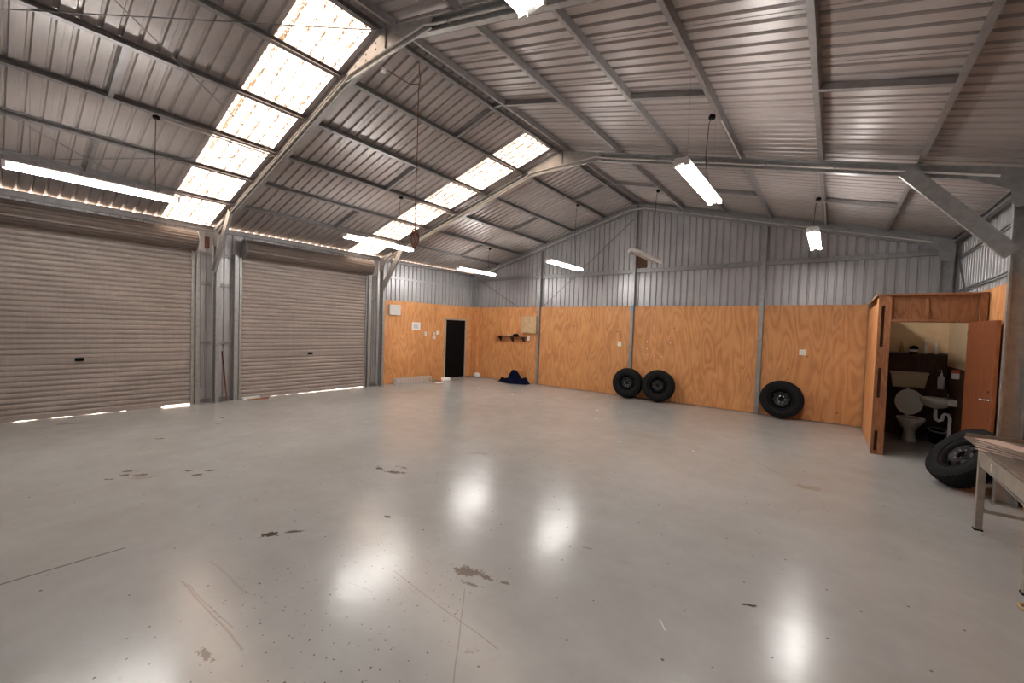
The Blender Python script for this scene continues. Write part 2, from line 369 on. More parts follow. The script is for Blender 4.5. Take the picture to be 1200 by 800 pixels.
# ------------------------------------------------------------------ mesh helpers
class MB:
    def __init__(s): s.v = []; s.f = []; s.smooth = []
    def add(s, vs, fs, smooth=False):
        k = len(s.v); s.v += [tuple(v) for v in vs]
        s.f += [tuple(i + k for i in f) for f in fs]; s.smooth += [smooth] * len(fs)
        return s
    def box(s, x0, x1, y0, y1, z0, z1):
        vs = [(x, y, z) for x in (x0, x1) for y in (y0, y1) for z in (z0, z1)]
        return s.add(vs, [(0, 1, 3, 2), (4, 6, 7, 5), (0, 4, 5, 1), (2, 3, 7, 6), (0, 2, 6, 4), (1, 5, 7, 3)])
    def prism(s, prof, p0, p1, u, v, smooth=False):
        p0, p1, u, v = Vector(p0), Vector(p1), Vector(u).normalized(), Vector(v).normalized()
        n = len(prof)
        vs = [p0 + u * a + v * b for a, b in prof] + [p1 + u * a + v * b for a, b in prof]
        k = len(s.v)
        s.add(vs, [(i, (i + 1) % n, n + (i + 1) % n, n + i) for i in range(n)], smooth)
        s.add([], [])
        s.f += [tuple(k + i for i in range(n))[::-1], tuple(k + n + i for i in range(n))]; s.smooth += [False, False]
        return s
    def bar(s, p0, p1, w, d, up=(0, 0, 1)):
        p0, p1 = Vector(p0), Vector(p1); ax = (p1 - p0).normalized()
        u = ax.cross(Vector(up))
        if u.length < 1e-4: u = ax.cross(Vector((1, 0, 0)))
        u.normalize(); v = u.cross(ax)
        return s.prism([(-w / 2, -d / 2), (w / 2, -d / 2), (w / 2, d / 2), (-w / 2, d / 2)], p0, p1, u, v)
    def tube(s, pts, r, n=8, cap=True):
        pts = [Vector(p) for p in pts]; rings = []
        k = len(s.v)
        rr = r if isinstance(r, (list, tuple)) else [r] * len(pts)
        ref = Vector((0.13, 0.31, 0.94))
        for i, p in enumerate(pts):
            a = (pts[min(i + 1, len(pts) - 1)] - pts[max(i - 1, 0)]).normalized()
            u = a.cross(ref).normalized(); v = u.cross(a)
            s.v += [tuple(p + (u * math.cos(2 * PI * j / n) + v * math.sin(2 * PI * j / n)) * rr[i]) for j in range(n)]
        for i in range(len(pts) - 1):
            for j in range(n):
                s.f.append((k + i * n + j, k + i * n + (j + 1) % n, k + (i + 1) * n + (j + 1) % n, k + (i + 1) * n + j)); s.smooth.append(True)
        if cap:
            s.f.append(tuple(k + j for j in range(n))); s.f.append(tuple(k + (len(pts) - 1) * n + j for j in range(n))[::-1]); s.smooth += [False, False]
        return s
    def lathe(s, prof, c=(0, 0, 0), n=24, sx=1.0, sy=1.0, axis='z', close=True):
        k = len(s.v)
        for r, h in prof:
            for j in range(n):
                a = 2 * PI * j / n
                p = (r * sx * math.cos(a), r * sy * math.sin(a), h)
                if axis == 'y': p = (p[0], p[2], p[1])
                if axis == 'x': p = (p[2], p[0], p[1])
                s.v.append((p[0] + c[0], p[1] + c[1], p[2] + c[2]))
        for i in range(len(prof) - 1):
            for j in range(n):
                s.f.append((k + i * n + j, k + i * n + (j + 1) % n, k + (i + 1) * n + (j + 1) % n, k + (i + 1) * n + j)); s.smooth.append(True)
        if close:
            s.f.append(tuple(k + j for j in range(n))[::-1]); s.f.append(tuple(k + (len(prof) - 1) * n + j for j in range(n))); s.smooth += [False, False]
        return s
    def mesh(s, name, mat):
        me = bpy.data.meshes.new(name); me.from_pydata(s.v, [], s.f)
        me.polygons.foreach_set('use_smooth', s.smooth)
        if mat: me.materials.append(M[mat] if isinstance(mat, str) else mat)
        me.update(); me.validate()
        return me
    def build(s, name, mat, parent=None, loc=(0, 0, 0), bevel=0.0):
        o = bpy.data.objects.new(name, s.mesh(name, mat)); COL.objects.link(o)
        o.location = loc
        if parent: o.parent = parent
        if bevel:
            b = o.modifiers.new('bevel', 'BEVEL'); b.width = bevel; b.segments = 2; b.limit_method = 'ANGLE'
        return o

def tag(o, label=None, cat=None, group=None, kind=None):
    if label: o['label'] = label
    if cat: o['category'] = cat
    if group: o['group'] = group
    if kind: o['kind'] = kind
    return o
def empty(name, loc=(0, 0, 0), rot=(0, 0, 0)):
    o = bpy.data.objects.new(name, None); COL.objects.link(o); o.location = loc; o.rotation_euler = rot
    o.empty_display_size = 0.1
    return o
def inst(me, name, parent, loc=(0, 0, 0), rot=(0, 0, 0), scale=(1, 1, 1)):
    o = bpy.data.objects.new(name, me); COL.objects.link(o); o.parent = parent
    o.location = loc; o.rotation_euler = rot; o.scale = scale
    return o
def cprof(w, d, t=0.004, lip=0.015):
    # opening towards +u, depth along v centred
    h = d / 2
    return [(0, -h), (w, -h), (w, -h + lip), (w - t, -h + lip), (w - t, -h + t), (t, -h + t), (t, h - t), (w - t, h - t), (w - t, h - lip), (w, h - lip), (w, h), (0, h)]

# ------------------------------------------------------------------ setting: floor and outside
fl = MB().box(-0.05, WD + 0.05, YF - 0.05, D + 0.05, -0.12, 0).build('floor', 'floor'); tag(fl, kind='structure')
MB().box(-14, WD + 14, YF - 14, D + 14, -0.3, -0.125).build('ground', 'apron')['kind'] = 'structure'

# corrugated sheets ------------------------------------------------
PITCHR = 0.15
def rib_pts(u0, u1, lip=True):
    """profile points (u, h) from u0 to u1, ribs every 150 mm"""
    pts = []
    n = int(round((u1 - u0) / PITCHR + 0.499))
    base = [(0.0, 0.0), (0.051, 0.0), (0.063, 0.026), (0.087, 0.026), (0.099, 0.0)]
    u = u0
    k = 0
    while u < u1 - 1e-6:
        for a, h in base:
            if u + a < u1 - 1e-6: pts.append((u + a, h))
        u += PITCHR; k += 1
    pts.append((u1, 0.0))
    if lip:
        a = pts[0][0]
        pts[1:1] = [(a + 0.0005, -0.004), (a + 0.006, -0.004), (a + 0.0065, 0.0)]   # lap bead
    return pts
def corr(origin, U, V, N, u0, u1, v0, v1):
    """sheet: v0, v1 constants or functions of u"""
    o, U, V, N = Vector(origin), Vector(U), Vector(V), Vector(N)
    f0 = v0 if callable(v0) else (lambda u: v0); f1 = v1 if callable(v1) else (lambda u: v1)
    pts = rib_pts(u0, u1)
    vs = []
    for u, h in pts: vs += [o + U * u + V * f0(u) + N * h, o + U * u + V * f1(u) + N * h]
    fs = [(2 * i, 2 * i + 1, 2 * i + 3, 2 * i + 2) for i in range(len(pts) - 1)]
    return MB().add(vs, fs)

# ------------------------------------------------------------------ ceiling
ceil_ = tag(empty('ceiling', (0, 0, 0)), kind='structure')
nl = Vector((-SL, 0, 1)).normalized(); nr = Vector((SL, 0, 1)).normalized()
LN = math.sqrt(1 + SL * SL)
dl = Vector((1, 0, SL)) / LN; dr = Vector((-1, 0, SL)) / LN
LEN = WD / 2 * LN
me_l = corr((0, 0, ZE), (0, 1, 0), dl, nl, 0, 0.75, -0.035, LEN).mesh('roof_sheet', 'roof')
me_r = corr((WD, 0, ZE), (0, 1, 0), dr, nr, 0, 0.75, -0.035, LEN).mesh('roof_sheet', 'roof')
me_sky = corr((0, 0, ZE), (0, 1, 0), dl, nl, 0, 0.75, -0.035, 5.68 * LN).mesh('skylight_sheet', 'skylight')
me_stub = corr((0, 0, ZE), (0, 1, 0), dl, nl, 0, 0.75, 5.64 * LN, LEN).mesh('roof_sheet', 'roof')
for k in range(-4, 12):
    y = 1.98 + 0.75 * k
    if y > D + 0.01 or y < YF - 0.35: continue
    if k in (0, 5):
        tag(inst(me_sky, 'skylight_sheet', ceil_, (0, y, 0)), 'translucent fibreglass skylight sheet')
        inst(me_stub, 'roof_sheet', ceil_, (0, y, 0))
    else: inst(me_l, 'roof_sheet', ceil_, (0, y, 0))
for k in range(-8, 9):
    y = 4.43 + 0.75 * k
    if y > D + 0.01 or y < YF - 0.7: continue
    inst(me_r, 'roof_sheet', ceil_, (0, y, 0))
MB().add([(5.6, YF - .3, ZR - .06 + .05), (5.84, YF - .3, ZR + .045), (6.08, YF - .3, ZR - .06 + .05), (5.6, D + .3, ZR - .01), (5.84, D + .3, ZR + .045), (6.08, D + .3, ZR - .01)],
         [(0, 1, 4, 3), (1, 2, 5, 4)]).build('ridge_cap', 'roof', ceil_)  # closing strip added above the ridge to keep light from leaking in
# purlins
PD = 0.075
PXL = [1.10, 2.05, 2.98, 3.92, 4.88, 5.72]
PXR = [5.96, 6.97, 7.93, 8.83, 9.77, 10.70]
bays = [(YF, FY[1]), (FY[1], FY[2]), (FY[2], D)]
for x in PXL + PXR:
    left = x < WD / 2
    n = nl if left else nr
    d = dl if left else dr
    for (a, b) in bays:
        zt = zroof(x)
        c = Vector((x, 0, zt)) - n * (PD / 2 + 0.003)
        mb = MB().prism([(u - 0.025, v) for u, v in cprof(0.05, PD, 0.003, 0.012)], c + Vector((0, a + 0.012, 0)), c + Vector((0, b - 0.012, 0)), d if left else d, n)
        mb.build('purlin', 'purlin', ceil_)
# bridging between purlins at mid bay
for yb in (0.88, 4.76, 8.68):
    for lst, n in ((PXL, nl), (PXR, nr)):
        for i in range(0, len(lst) - 1, 2):
            a, b = lst[i], lst[i + 1]
            if n is nr or True:
                pa = Vector((a + 0.025, yb, zroof(a + 0.025))) - n * 0.045; pb = Vector((b - 0.025, yb, zroof(b - 0.025))) - n * 0.045
                MB().prism([(u, v) for u, v in cprof(0.05, 0.055, 0.003, 0.01)], pa, pb, (0, 1, 0), n).build('bridging_strut', 'purlin', ceil_)
    a = Vector((5.745, yb, zroof(5.745) - 0.045)); b = Vector((5.935, yb, zroof(5.935) - 0.045))
    MB().bar(a, b, 0.04, 0.05).build('bridging_strut', 'purlin', ceil_)
# eave beams
for x, s in ((0.085, 1), (WD - 0.085, -1)):
    for (a, b) in bays:
        MB().prism([(u * s - (0.02 * s), v) for u, v in cprof(0.05, 0.10, 0.003, 0.012)], (x, a + .012, ZE - 0.078), (x, b - .012, ZE - 0.078), (1, 0, 0), (0, 0, 1)).build('eave_beam', 'purlin', ceil_)
# wind bracing rods in the near bay, just under the purlins
def rpt(x, y, off=0.085): return Vector((x, y, zroof(x))) - (nl if x < WD / 2 else nr) * off
for (x0, y0, x1, y1) in ((2.95, -1.0, 5.75, 2.75), (5.75, -1.0, 2.95, 2.75), (0.15, -1.0, 2.9, 2.75), (2.9, -1.0, 0.15, 2.75)):
    MB().tube([rpt(x0, y0), rpt(x1, y1)], 0.006, 6).build('bracing_rod', 'purlin', ceil_)

# ------------------------------------------------------------------ back wall
wb = tag(empty('wall_back', (0, 0, 0)), kind='structure')
YB = D + 0.02
tr_n = 0  # corner strips added to block light leaks where the walls meet
for (x0, y0) in ((-0.04, D - 0.0), (WD - 0.01, D - 0.0), (-0.04, YF - 0.06), (WD - 0.01, YF - 0.06)):
    tr_n += 1
    MB().box(x0, x0 + 0.05, y0, y0 + 0.07, 0, ZE + (0.0 if x0 > 1 else 0.005)).build('trim_%d' % tr_n, 'wall')['kind'] = 'structure'
for y0 in (D + 0.022, YF - 0.045):  # outside bars added under the gable edges to block light leaks
    for sg in (-1, 1):
        tr_n += 1
        xa, xb = (0.0, WD / 2) if sg < 0 else (WD, WD / 2)
        m_ = MB().add([(xa, y0, zroof(xa) - 0.08), (xa, y0, zroof(xa) - 0.0), (xb, y0, ZR - 0.08), (xb, y0, ZR - 0.0), (xa, y0 + 0.02, zroof(xa) - 0.08), (xa, y0 + 0.02, zroof(xa) - 0.0), (xb, y0 + 0.02, ZR - 0.08), (xb, y0 + 0.02, ZR - 0.0)],
            [(0, 1, 3, 2), (4, 6, 7, 5), (0, 4, 5, 1), (2, 3, 7, 6), (1, 5, 7, 3), (0, 2, 6, 4)])
        m_.build('trim_%d' % tr_n, 'wall')['kind'] = 'structure'
for k in range(16):
    u0 = k * 0.75; u1 = min(WD, u0 + 0.75)
    if u0 >= WD: break
    def top(u): return zroof(u) + 0.001
    if u0 < WD / 2 < u1:
        corr((0, YB, 0), (1, 0, 0), (0, 0, 1), (0, 1, 0), u0, WD / 2, 0.0, top).build('wall_sheet', 'wall', wb)
        corr((0, YB, 0), (1, 0, 0), (0, 0, 1), (0, 1, 0), WD / 2, u1, 0.0, top).build('wall_sheet', 'wall', wb)
    else:
        corr((0, YB, 0), (1, 0, 0), (0, 0, 1), (0, 1, 0), u0, u1, 0.0, top).build('wall_sheet', 'wall', wb)
POST = [2.80, 5.78, 8.72]
for i, x in enumerate(POST):
    zt = zroof(x) - 0.10
    MB().prism([(u - 0.04, v) for u, v in cprof(0.08, 0.075, 0.004, 0.018)], (x, D - 0.035, 0), (x, D - 0.035, zt), (1, 0, 0), (0, 1, 0)).build('wall_post', 'galv', wb)
xs = [0.22] + POST + [WD - 0.22]
for a, b in zip(xs, xs[1:]):
    a2 = a + (0.041 if a in POST else 0); b2 = b - (0.041 if b in POST else 0)
    # girt: channel lying on its side with open face to the room
    MB().prism([(u - 0.012, v) for u, v in cprof(0.06, 0.10, 0.003, 0.014)], (a2, D - 0.012, 3.325), (b2, D - 0.012, 3.325), (0, -1, 0), (0, 0, 1)).build('girt', 'galv', wb)
# plywood lining sheets, 1.2 m wide, with tight joints
def ply_row(parent, a, b, axis, face, z0=0.01, z1=2.40, thick=0.012, first=1.2):
    p = a; st = first
    while p < b - 0.01:
        q = min(b, p + st); st = 1.2
        if b - q < 0.12: q = b
        for (za, zb) in ((z0, z1),):
            if axis == 'x': MB().box(p + .0015, q - .0015, face, face + thick, za, zb).build('plywood_sheet', 'ply', parent)
            else:
                MB().box(min(face, face + thick), max(face, face + thick), p + .0015, q - .0015, za, zb).build('plywood_sheet', 'ply', parent)
        p = q
ply_row(wb, 0.015, 2.755, 'x', D - 0.03)
MB().box(0.048, 0.30, 10.36, 10.372, 0.01, 2.40).build('plywood_sheet', 'ply', wb)
MB().box(0.288, 0.30, 10.373, D - 0.032, 0.01, 2.40).build('plywood_sheet', 'ply', wb)
ply_row(wb, 2.845, 5.735, 'x', D - 0.03, first=0.48)
ply_row(wb, 5.825, 8.675, 'x', D - 0.03, first=0.45)
ply_row(wb, 8.765, 10.50, 'x', D - 0.03)
def strap(p0, p1, par, mat='purlin', w=0.03):
    p0, p1 = Vector(p0), Vector(p1)
    MB().bar(p0, p1, 0.003, w, up=(p1 - p0).cross(Vector((0, 1, 0))) if abs(p0.y - p1.y) < 0.01 else (0, 0, 1)).build('bracing_strap', mat, par)
strap((5.74, D + 0.012, 4.75), (2.95, D + 0.012, 2.45), wb)
strap((0.2, D - 0.002, 3.36), (1.95, D - 0.002, 2.40), wb)
MB().box(5.735, 5.825, D - 0.085, D - 0.075, 2.28, 2.42).build('blue_tape', 'bluetape', wb)
tag(wb.children[-1], 'strip of blue tape on the steel post')
MB().box(5.83, 6.1, D - 0.0, D + 0.012, 3.40, 3.75).build('cover_plate', 'rust', wb)
tag(wb.children[-1], 'rusty brown plate beside the post')

# ------------------------------------------------------------------ left wall with roller doors
wlft = tag(empty('wall_left', (0, 0, 0)), kind='structure')
def side_sheet(par, x, nx, y0, y1, z0, z1=ZE - 0.028, mat='wall'):
    y = y0
    while y < y1 - 0.01:
        q = min(y1, y + 0.75)
        corr((x, 0, 0), (0, 1, 0), (0, 0, 1), (nx, 0, 0), y, q, z0, z1).build('wall_sheet', mat, par)
        y = q
XL = -0.005
side_sheet(wlft, XL, -1, YF, -0.60, 0.0, mat='wall')
side_sheet(wlft, XL, -1, -0.60, 2.46, 3.02)
side_sheet(wlft, XL, -1, 2.46, 3.27, 0.0)
side_sheet(wlft, XL, -1, 3.27, 6.24, 3.02)
side_sheet(wlft, XL, -1, 6.24, D, 0.0)
def jamb(y, s):
    MB().prism([(u * s, v) for u, v in cprof(0.075, 0.13, 0.004, 0.015)], (0.075, y, 0), (0.075, y, 3.05), (0, 1, 0), (1, 0, 0)).build('jamb_post', 'galv', wlft)
jamb(2.57, -1); jamb(3.15, 1); jamb(6.35, -1); jamb(-0.70, 1)
for z in (0.06, 1.22, 2.40, 3.0):
    for a, b in ((2.575, 2.77), (2.89, 3.145), (6.36, 6.60)):
        MB().prism(cprof(0.05, 0.06, 0.003, 0.01), (0.01, a, z), (0.01, b, z), (1, 0, 0), (0, 0, 1)).build('girt', 'galv', wlft)
MB().box(0.0, 0.012, 2.66, 2.74, 3.12, 3.34).build('rusty_patch', 'rust', wlft)
for a, b in ((6.78, 8.10),): pass
ply_row(wlft, 6.76, 9.12, 'y', 0.035)
MB().box(0.035, 0.047, 9.122, 10.098, 1.975, 2.40).build('plywood_sheet', 'ply', wlft)
MB().box(0.035, 0.047, 10.10, D - 0.032, 0.01, 2.40).build('plywood_sheet', 'ply', wlft)
MB().prism(cprof(0.03, 0.06, 0.003, 0.01), (0.0, 6.78, 3.05), (0.0, D - .1, 3.05), (1, 0, 0), (0, 0, 1)).build('girt', 'wall', wlft)

def roller_door(name, y0, y1, handle_y, gapf):
    root = tag(empty(name, (0.06, (y0 + y1) / 2, 0)), kind='structure')
    lx, ly = 0.06, (y0 + y1) / 2
    # ribbed curtain: one continuous pressed steel sheet
    mb = MB(); pit = 0.0845; n = int(3.15 / pit)
    prof = [(0.0, 0.0), (0.012, 0.25), (0.012, 0.62), (-0.003, 0.80), (-0.012, 0.88), (-0.003, 0.96)]
    pts = []
    z = 0.03
    for k in range(n):
        for h, t in prof: pts.append((h, z + t * pit))
        z += pit
    vs = []
    for h, zz in pts: vs += [(h, y0 - ly, zz), (h, y1 - ly, zz)]
    mb.add(vs, [(2 * i, 2 * i + 1, 2 * i + 3, 2 * i + 2) for i in range(len(pts) - 1)])
    mb.build('curtain', 'door', root)
    # bottom rail sits a little off the uneven slab
    N = 60; vs = []
    for i in range(N + 1):
        y = y0 + (y1 - y0) * i / N; g = gapf((y - y0) / (y1 - y0)) + rnd.uniform(-0.0015, 0.0015)
        vs += [(0.016, y - ly, g), (0.016, y - ly, 0.05), (-0.012, y - ly, g), (-0.012, y - ly, 0.05)]
    fs = []
    for i in range(N):
        a = 4 * i; fs += [(a, a + 4, a + 5, a + 1), (a + 2, a + 3, a + 7, a + 6), (a, a + 2, a + 6, a + 4)]
    MB().add(vs, fs).build('bottom_rail', 'door', root)
    for yy in (y0, y1):
        s = 1 if yy == y1 else -1
        MB().box(-0.03, 0.035, yy - ly + (0 if s > 0 else -0.045), yy - ly + (0.045 if s > 0 else 0), 0, 3.04).build('guide_rail', 'galv', root, bevel=0.004)
    zb = 0.03 + pit * 11
    MB().box(0.0, 0.024, y0 - ly + .01, y1 - ly - .01, zb - 0.035, zb + 0.01).build('lock_rail', 'door', root)
    h = MB().box(0.02, 0.05, handle_y - ly - 0.05, handle_y - ly + 0.05, zb - 0.04, zb + 0.015)
    h.box(0.05, 0.075, handle_y - ly - 0.02, handle_y - ly + 0.06, zb - 0.02, zb + 0.0)
    h.build('lock_handle', 'black', root)
    # drum of rolled curtain with seams
    prof = []
    ns = 40
    for j in range(ns):
        a = 2 * PI * j / ns; r = 0.178 + (0.006 if j % 2 else -0.003)
        prof.append((r * math.cos(a), r * math.sin(a)))
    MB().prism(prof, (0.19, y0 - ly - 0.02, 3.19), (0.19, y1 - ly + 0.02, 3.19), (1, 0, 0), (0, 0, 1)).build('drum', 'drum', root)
    for yy in (y0 - 0.03, y1 + 0.03):
        e = MB().lathe([(0.165, -0.006), (0.192, -0.006), (0.192, 0.006), (0.165, 0.006)], (0.19, yy - ly, 3.19), 32, axis='y', close=False)
        e.lathe([(0.001, -0.004), (0.15, -0.004), (0.15, 0.004), (0.001, 0.004)], (0.19, yy - ly, 3.19), 20, axis='y')
        e.build('drum_end_ring', 'galv', root)
        MB().box(-0.05, 0.23, yy - ly - 0.012, yy - ly + 0.012, 3.0, 3.06).build('drum_bracket', 'galv', root)
    return root
roller_door('door_1', -0.58, 2.43, 0.92, lambda t: 0.026 if t > 0.865 else (0.0005 if t > 0.70 else 0.005 + 0.0045 * math.sin(t * 47) + 0.002 * math.sin(t * 113)))
roller_door('door_2', 3.30, 6.22, 4.76, lambda t: max(0.0005, 0.001 + 0.017 * t + 0.004 * math.sin(t * 61) - 0.003))

# black personnel door
d3 = tag(empty('door_3', (0.04, 9.61, 0)), kind='structure')
fr = MB()
for s in (-1, 1): fr.box(-0.01, 0.03, s * 0.465 - 0.022, s * 0.465 + 0.022, 0, 1.97)
fr.box(-0.01, 0.03, -0.487, 0.487, 1.925, 1.97)
fr.build('door_frame', 'trim_al', d3)
MB().box(-0.01, 0.008, -0.44, 0.44, 0.008, 1.922).build('door_leaf', 'black', d3, bevel=0.003)
MB().box(-0.02, 0.035, -0.44, 0.44, 0, 0.008).build('threshold', 'trim_al', d3)
MB().tube([(0.01, -0.37, 1.0), (0.05, -0.37, 1.0), (0.05, -0.27, 1.0)], 0.008, 6).build('door_handle', 'black', d3)

# ------------------------------------------------------------------ right and front walls
wr = tag(empty('wall_right', (0, 0, 0)), kind='structure')
side_sheet(wr, WD + 0.005, 1, YF, D, 0.0, ZE - 0.004)
ply_row(wr, 6.76, D - 0.032, 'y', WD - 0.075, z1=2.45)
ply_row(wr, YF + .02, 6.58, 'y', WD - 0.075, z1=2.45)
for z in (2.60, 3.2):
    for a, b in bays: MB().prism([(-u, v) for u, v in cprof(0.03, 0.05, 0.003, 0.01)], (WD, a + .1, z), (WD, b - .1, z), (1, 0, 0), (0, 0, 1)).build('girt', 'wall', wr)
MB().bar((WD - 0.04, 10.42, 3.25), (WD - 0.04, 9.75, 2.5), 0.004, 0.03, up=(1, 0, 0)).build('bracing_strap', 'purlin', wr)
wf = tag(empty('wall_front', (0, 0, 0)), kind='structure')
for k in range(16):
    u0 = k * 0.75; u1 = min(WD, u0 + 0.75)
    if u0 >= WD: break
    segs = [(u0, u1)] if not (u0 < WD / 2 < u1) else [(u0, WD / 2), (WD / 2, u1)]
    for a, b in segs: corr((0, YF - 0.02, 0), (1, 0, 0), (0, 0, 1), (0, -1, 0), a, b, 0.0, lambda u: zroof(u) - 0.004).build('wall_sheet', 'wall', wf)

# ------------------------------------------------------------------ portal frames
def portal_frame(y, label, side, knees=True, apexplate=True, conduit=True):
    """side = -1: web faces the camera (negative Y)"""
    root = tag(empty('portal_frame', (WD / 2, y, 0)), label, 'frame')
    ox = WD / 2
    d = 0.145; wv = 0.065
    off = PD + 0.006 + d / 2
    xin = 0.18
    for sg in (-1, 1):
        # column: web plane parallel to X, flanges towards +Y
        cx = sg * (ox - xin)
        MB().prism(cprof(wv, 0.17, 0.004, 0.016), (cx, wv / 2, 0), (cx, wv / 2, 3.40), (0, -1, 0), (1, 0, 0)).build('column', 'galv', root)
        MB().box(cx - 0.11, cx + 0.11, -0.07, 0.07, 0, 0.012).build('base_plate', 'galv', root)
        # rafter
        n = nl if sg < 0 else nr
        a = Vector((-(ox - 0.12) * (1 if sg < 0 else -1), 0, zroof(0.12))) - n * off
        b = Vector((0, 0, ZR)) - n * off
        b.x = -0.01 if sg < 0 else 0.01
        b.z = ZR - off * LN - abs(b.x) * SL
        MB().prism(cprof(wv, d, 0.004, 0.016), a + Vector((0, wv / 2, 0)), b + Vector((0, wv / 2, 0)), (0, -1, 0), n).build('rafter', 'galv', root)
        # haunch plate at the eave
        x0, x1 = 0.07, 0.62
        pz = lambda x: zroof(x) - PD - 0.012
        pl = [(x0, pz(x0)), (x1, pz(x1)), (x1, pz(x1) - d), (0.30, pz(0.3) - d - 0.08), (0.27, 3.15), (x0 + 0.02, 3.15)]
        pts = [((-ox + x) * (-sg) if sg > 0 else (-ox + x), z) for x, z in pl]
        MB().prism(pts, (0, -wv / 2 - 0.006, 0), (0, -wv / 2 - 0.001, 0), (1, 0, 0), (0, 0, 1)).build('haunch_plate', 'galv', root)
        if knees:
            A = Vector((sg * (ox - 1.12), 0, zroof(1.12) - PD - d * 0.75)); B = Vector((sg * (ox - 0.26), 0, 2.66))
            ax = (B - A).normalized(); nn = Vector((-ax.z, 0, ax.x))
            MB().prism([(u, v) for u, v in cprof(0.05, 0.15, 0.004, 0.014)], A + Vector((0, -wv / 2 - 0.06, 0)), B + Vector((0, -wv / 2 - 0.06, 0)), (0, 1, 0), nn).build('knee_brace', 'galv', root)
    if apexplate:
        pts = [(-0.80, zroof(ox - 0.80) - PD - 0.01), (0, ZR - PD - 0.012), (0.80, zroof(ox + 0.80) - PD - 0.01), (0.76, 4.72), (-0.76, 4.72)]
        MB().prism(pts, (0, -wv / 2 - 0.006, 0), (0, -wv / 2 - 0.001, 0), (1, 0, 0), (0, 0, 1)).build('apex_plate', 'galv', root)
        MB().box(-0.80, 0.80, -wv / 2 - 0.03, -wv / 2 - 0.006, 4.712, 4.722).build('apex_plate_flange', 'galv', root)
        MB().box(-0.008, 0.008, -wv / 2 - 0.02, -wv / 2 - 0.006, 4.83, 5.06).build('hanger_rod', 'purlin', root)
        bolts = MB()
        for sg in (-1, 1):
            for xx in (0.2, 0.4, 0.62):
                for dz in (0.05, 0.12):
                    bolts.lathe([(0.011, -0.008), (0.011, 0)], (sg * xx, -wv / 2 - 0.006, zroof(ox + sg * xx) - PD - dz), 6, axis='y')
        tag(bolts.build('bolt_heads', 'galv', root), kind='stuff')
    if conduit:
        yy = -wv / 2 - 0.022
        low = lambda x: zroof(x) - PD - d + 0.035
        P = []
        for x in (0.3, 2.0, 3.5, 5.02): P.append((x - ox, yy, low(x)))
        if apexplate:
            P += [(-0.70, yy, 4.785), (0.70, yy, 4.785)]
        else: P += [(-0.2, yy, low(5.64)), (0.2, yy, low(5.64))]
        for x in (6.68, 8.5, 10.2, 11.3): P.append((x - ox, yy, low(x)))
        MB().tube(P, 0.013, 8).build('conduit', 'white_pipe', root)
        cl = MB()
        for x in [0.8 + 0.75 * i for i in range(6)] + [6.9 + 0.75 * i for i in range(5)]:
            z = low(x); cl.box(x - ox - 0.012, x - ox + 0.012, yy - 0.018, yy + 0.02, z - 0.018, z + 0.018)
        tag(cl.build('saddle_clips', 'galv', root), kind='stuff')
    return root
portal_frame(FY[1], 'steel portal frame nearest the camera, crossing the picture top, knee brace between the roller doors', -1)
portal_frame(FY[2], 'middle steel portal frame behind the second roller door, wide diagonal knee brace at right', -1)
portal_frame(FY[3] - 0.06, 'steel portal frame standing against the corrugated back gable wall', -1, knees=False, apexplate=False)
portal_frame(-0.93, 'steel portal frame standing against the front gable wall beside the camera', -1, knees=False, apexplate=False, conduit=False)

# ------------------------------------------------------------------ fluorescent lights
def fixture(x, y0, y1, z, label, lit=True, rose=None, two_cables=False, tiltdy=0.0):
    yc = (y0 + y1) / 2; L = y1 - y0
    root = tag(empty('fluorescent_light', (x, yc, z)), label, 'light', 'hanging twin tube lights')
    body = MB().prism([(-0.030, -0.012), (0.030, -0.012), (0.062, 0.030), (0.062, 0.045), (-0.062, 0.045), (-0.062, 0.030)], (0, -L / 2, 0.005), (0, L / 2, 0.005), (1, 0, 0), (0, 0, 1))
    body.build('body', 'enamel', root)
    for s in (-1, 1):
        MB().tube([(s * 0.056, -L / 2 + 0.035, -0.004), (s * 0.056, L / 2 - 0.035, -0.004)], 0.017, 10).build('tube', 'tube_lit' if lit else 'white', root)
        for e in (-1, 1):
            MB().box(s * 0.055 - 0.024, s * 0.055 + 0.022, e * (L / 2 - 0.018) - 0.014, e * (L / 2 - 0.018) + 0.014, -0.026, 0.03).build('lamp_holder', 'white', root, bevel=0.003)
    zr = rose[2] - z
    c = [(rose[0] - x, rose[1] - yc, zr), (rose[0] - x - 0.03, rose[1] - yc, zr - 0.06), (rose[0] - x - 0.05, rose[1] - yc, zr * 0.5), (-0.0, rose[1] - yc, 0.05)]
    MB().tube(c, 0.005, 6).build('cord', 'cord', root)
    MB().lathe([(0.035, -0.02), (0.04, 0.0), (0.03, 0.025)], (rose[0] - x, rose[1] - yc, zr + 0.01), 12).build('ceiling_rose', 'black', root)
    MB().tube([(0, -L / 2 + 0.2, 0.05), (0, -L / 2 + 0.2, zroof(x) - z - 0.02)], 0.002, 4).build('hanging_chain', 'purlin', root)
    MB().tube([(0, L / 2 - 0.2, 0.05), (0, L / 2 - 0.2, zroof(x) - z - 0.02)], 0.002, 4).build('hanging_chain', 'purlin', root)
    return root
def rose_at(x, y): return (x, y, zroof(x) - 0.10)
fixture(2.96, 0.08, 1.58, 3.26, 'lit twin tube light hanging over the nearest roller door, far left', True, rose_at(2.96, 1.34))
fixture(2.96, 3.95, 5.47, 3.27, 'lit tube light hanging before the second skylight strip near the second roller door', True, rose_at(2.96, 5.16))
fixture(1.96, 7.76, 9.28, 3.28, 'small lit tube light hanging above the plywood corner left of the back wall', True, rose_at(1.96, 9.05))
fixture(4.89, 7.70, 9.22, 3.24, 'lit tube light hanging in front of the back wall between its first and second posts', True, rose_at(4.89, 8.95))
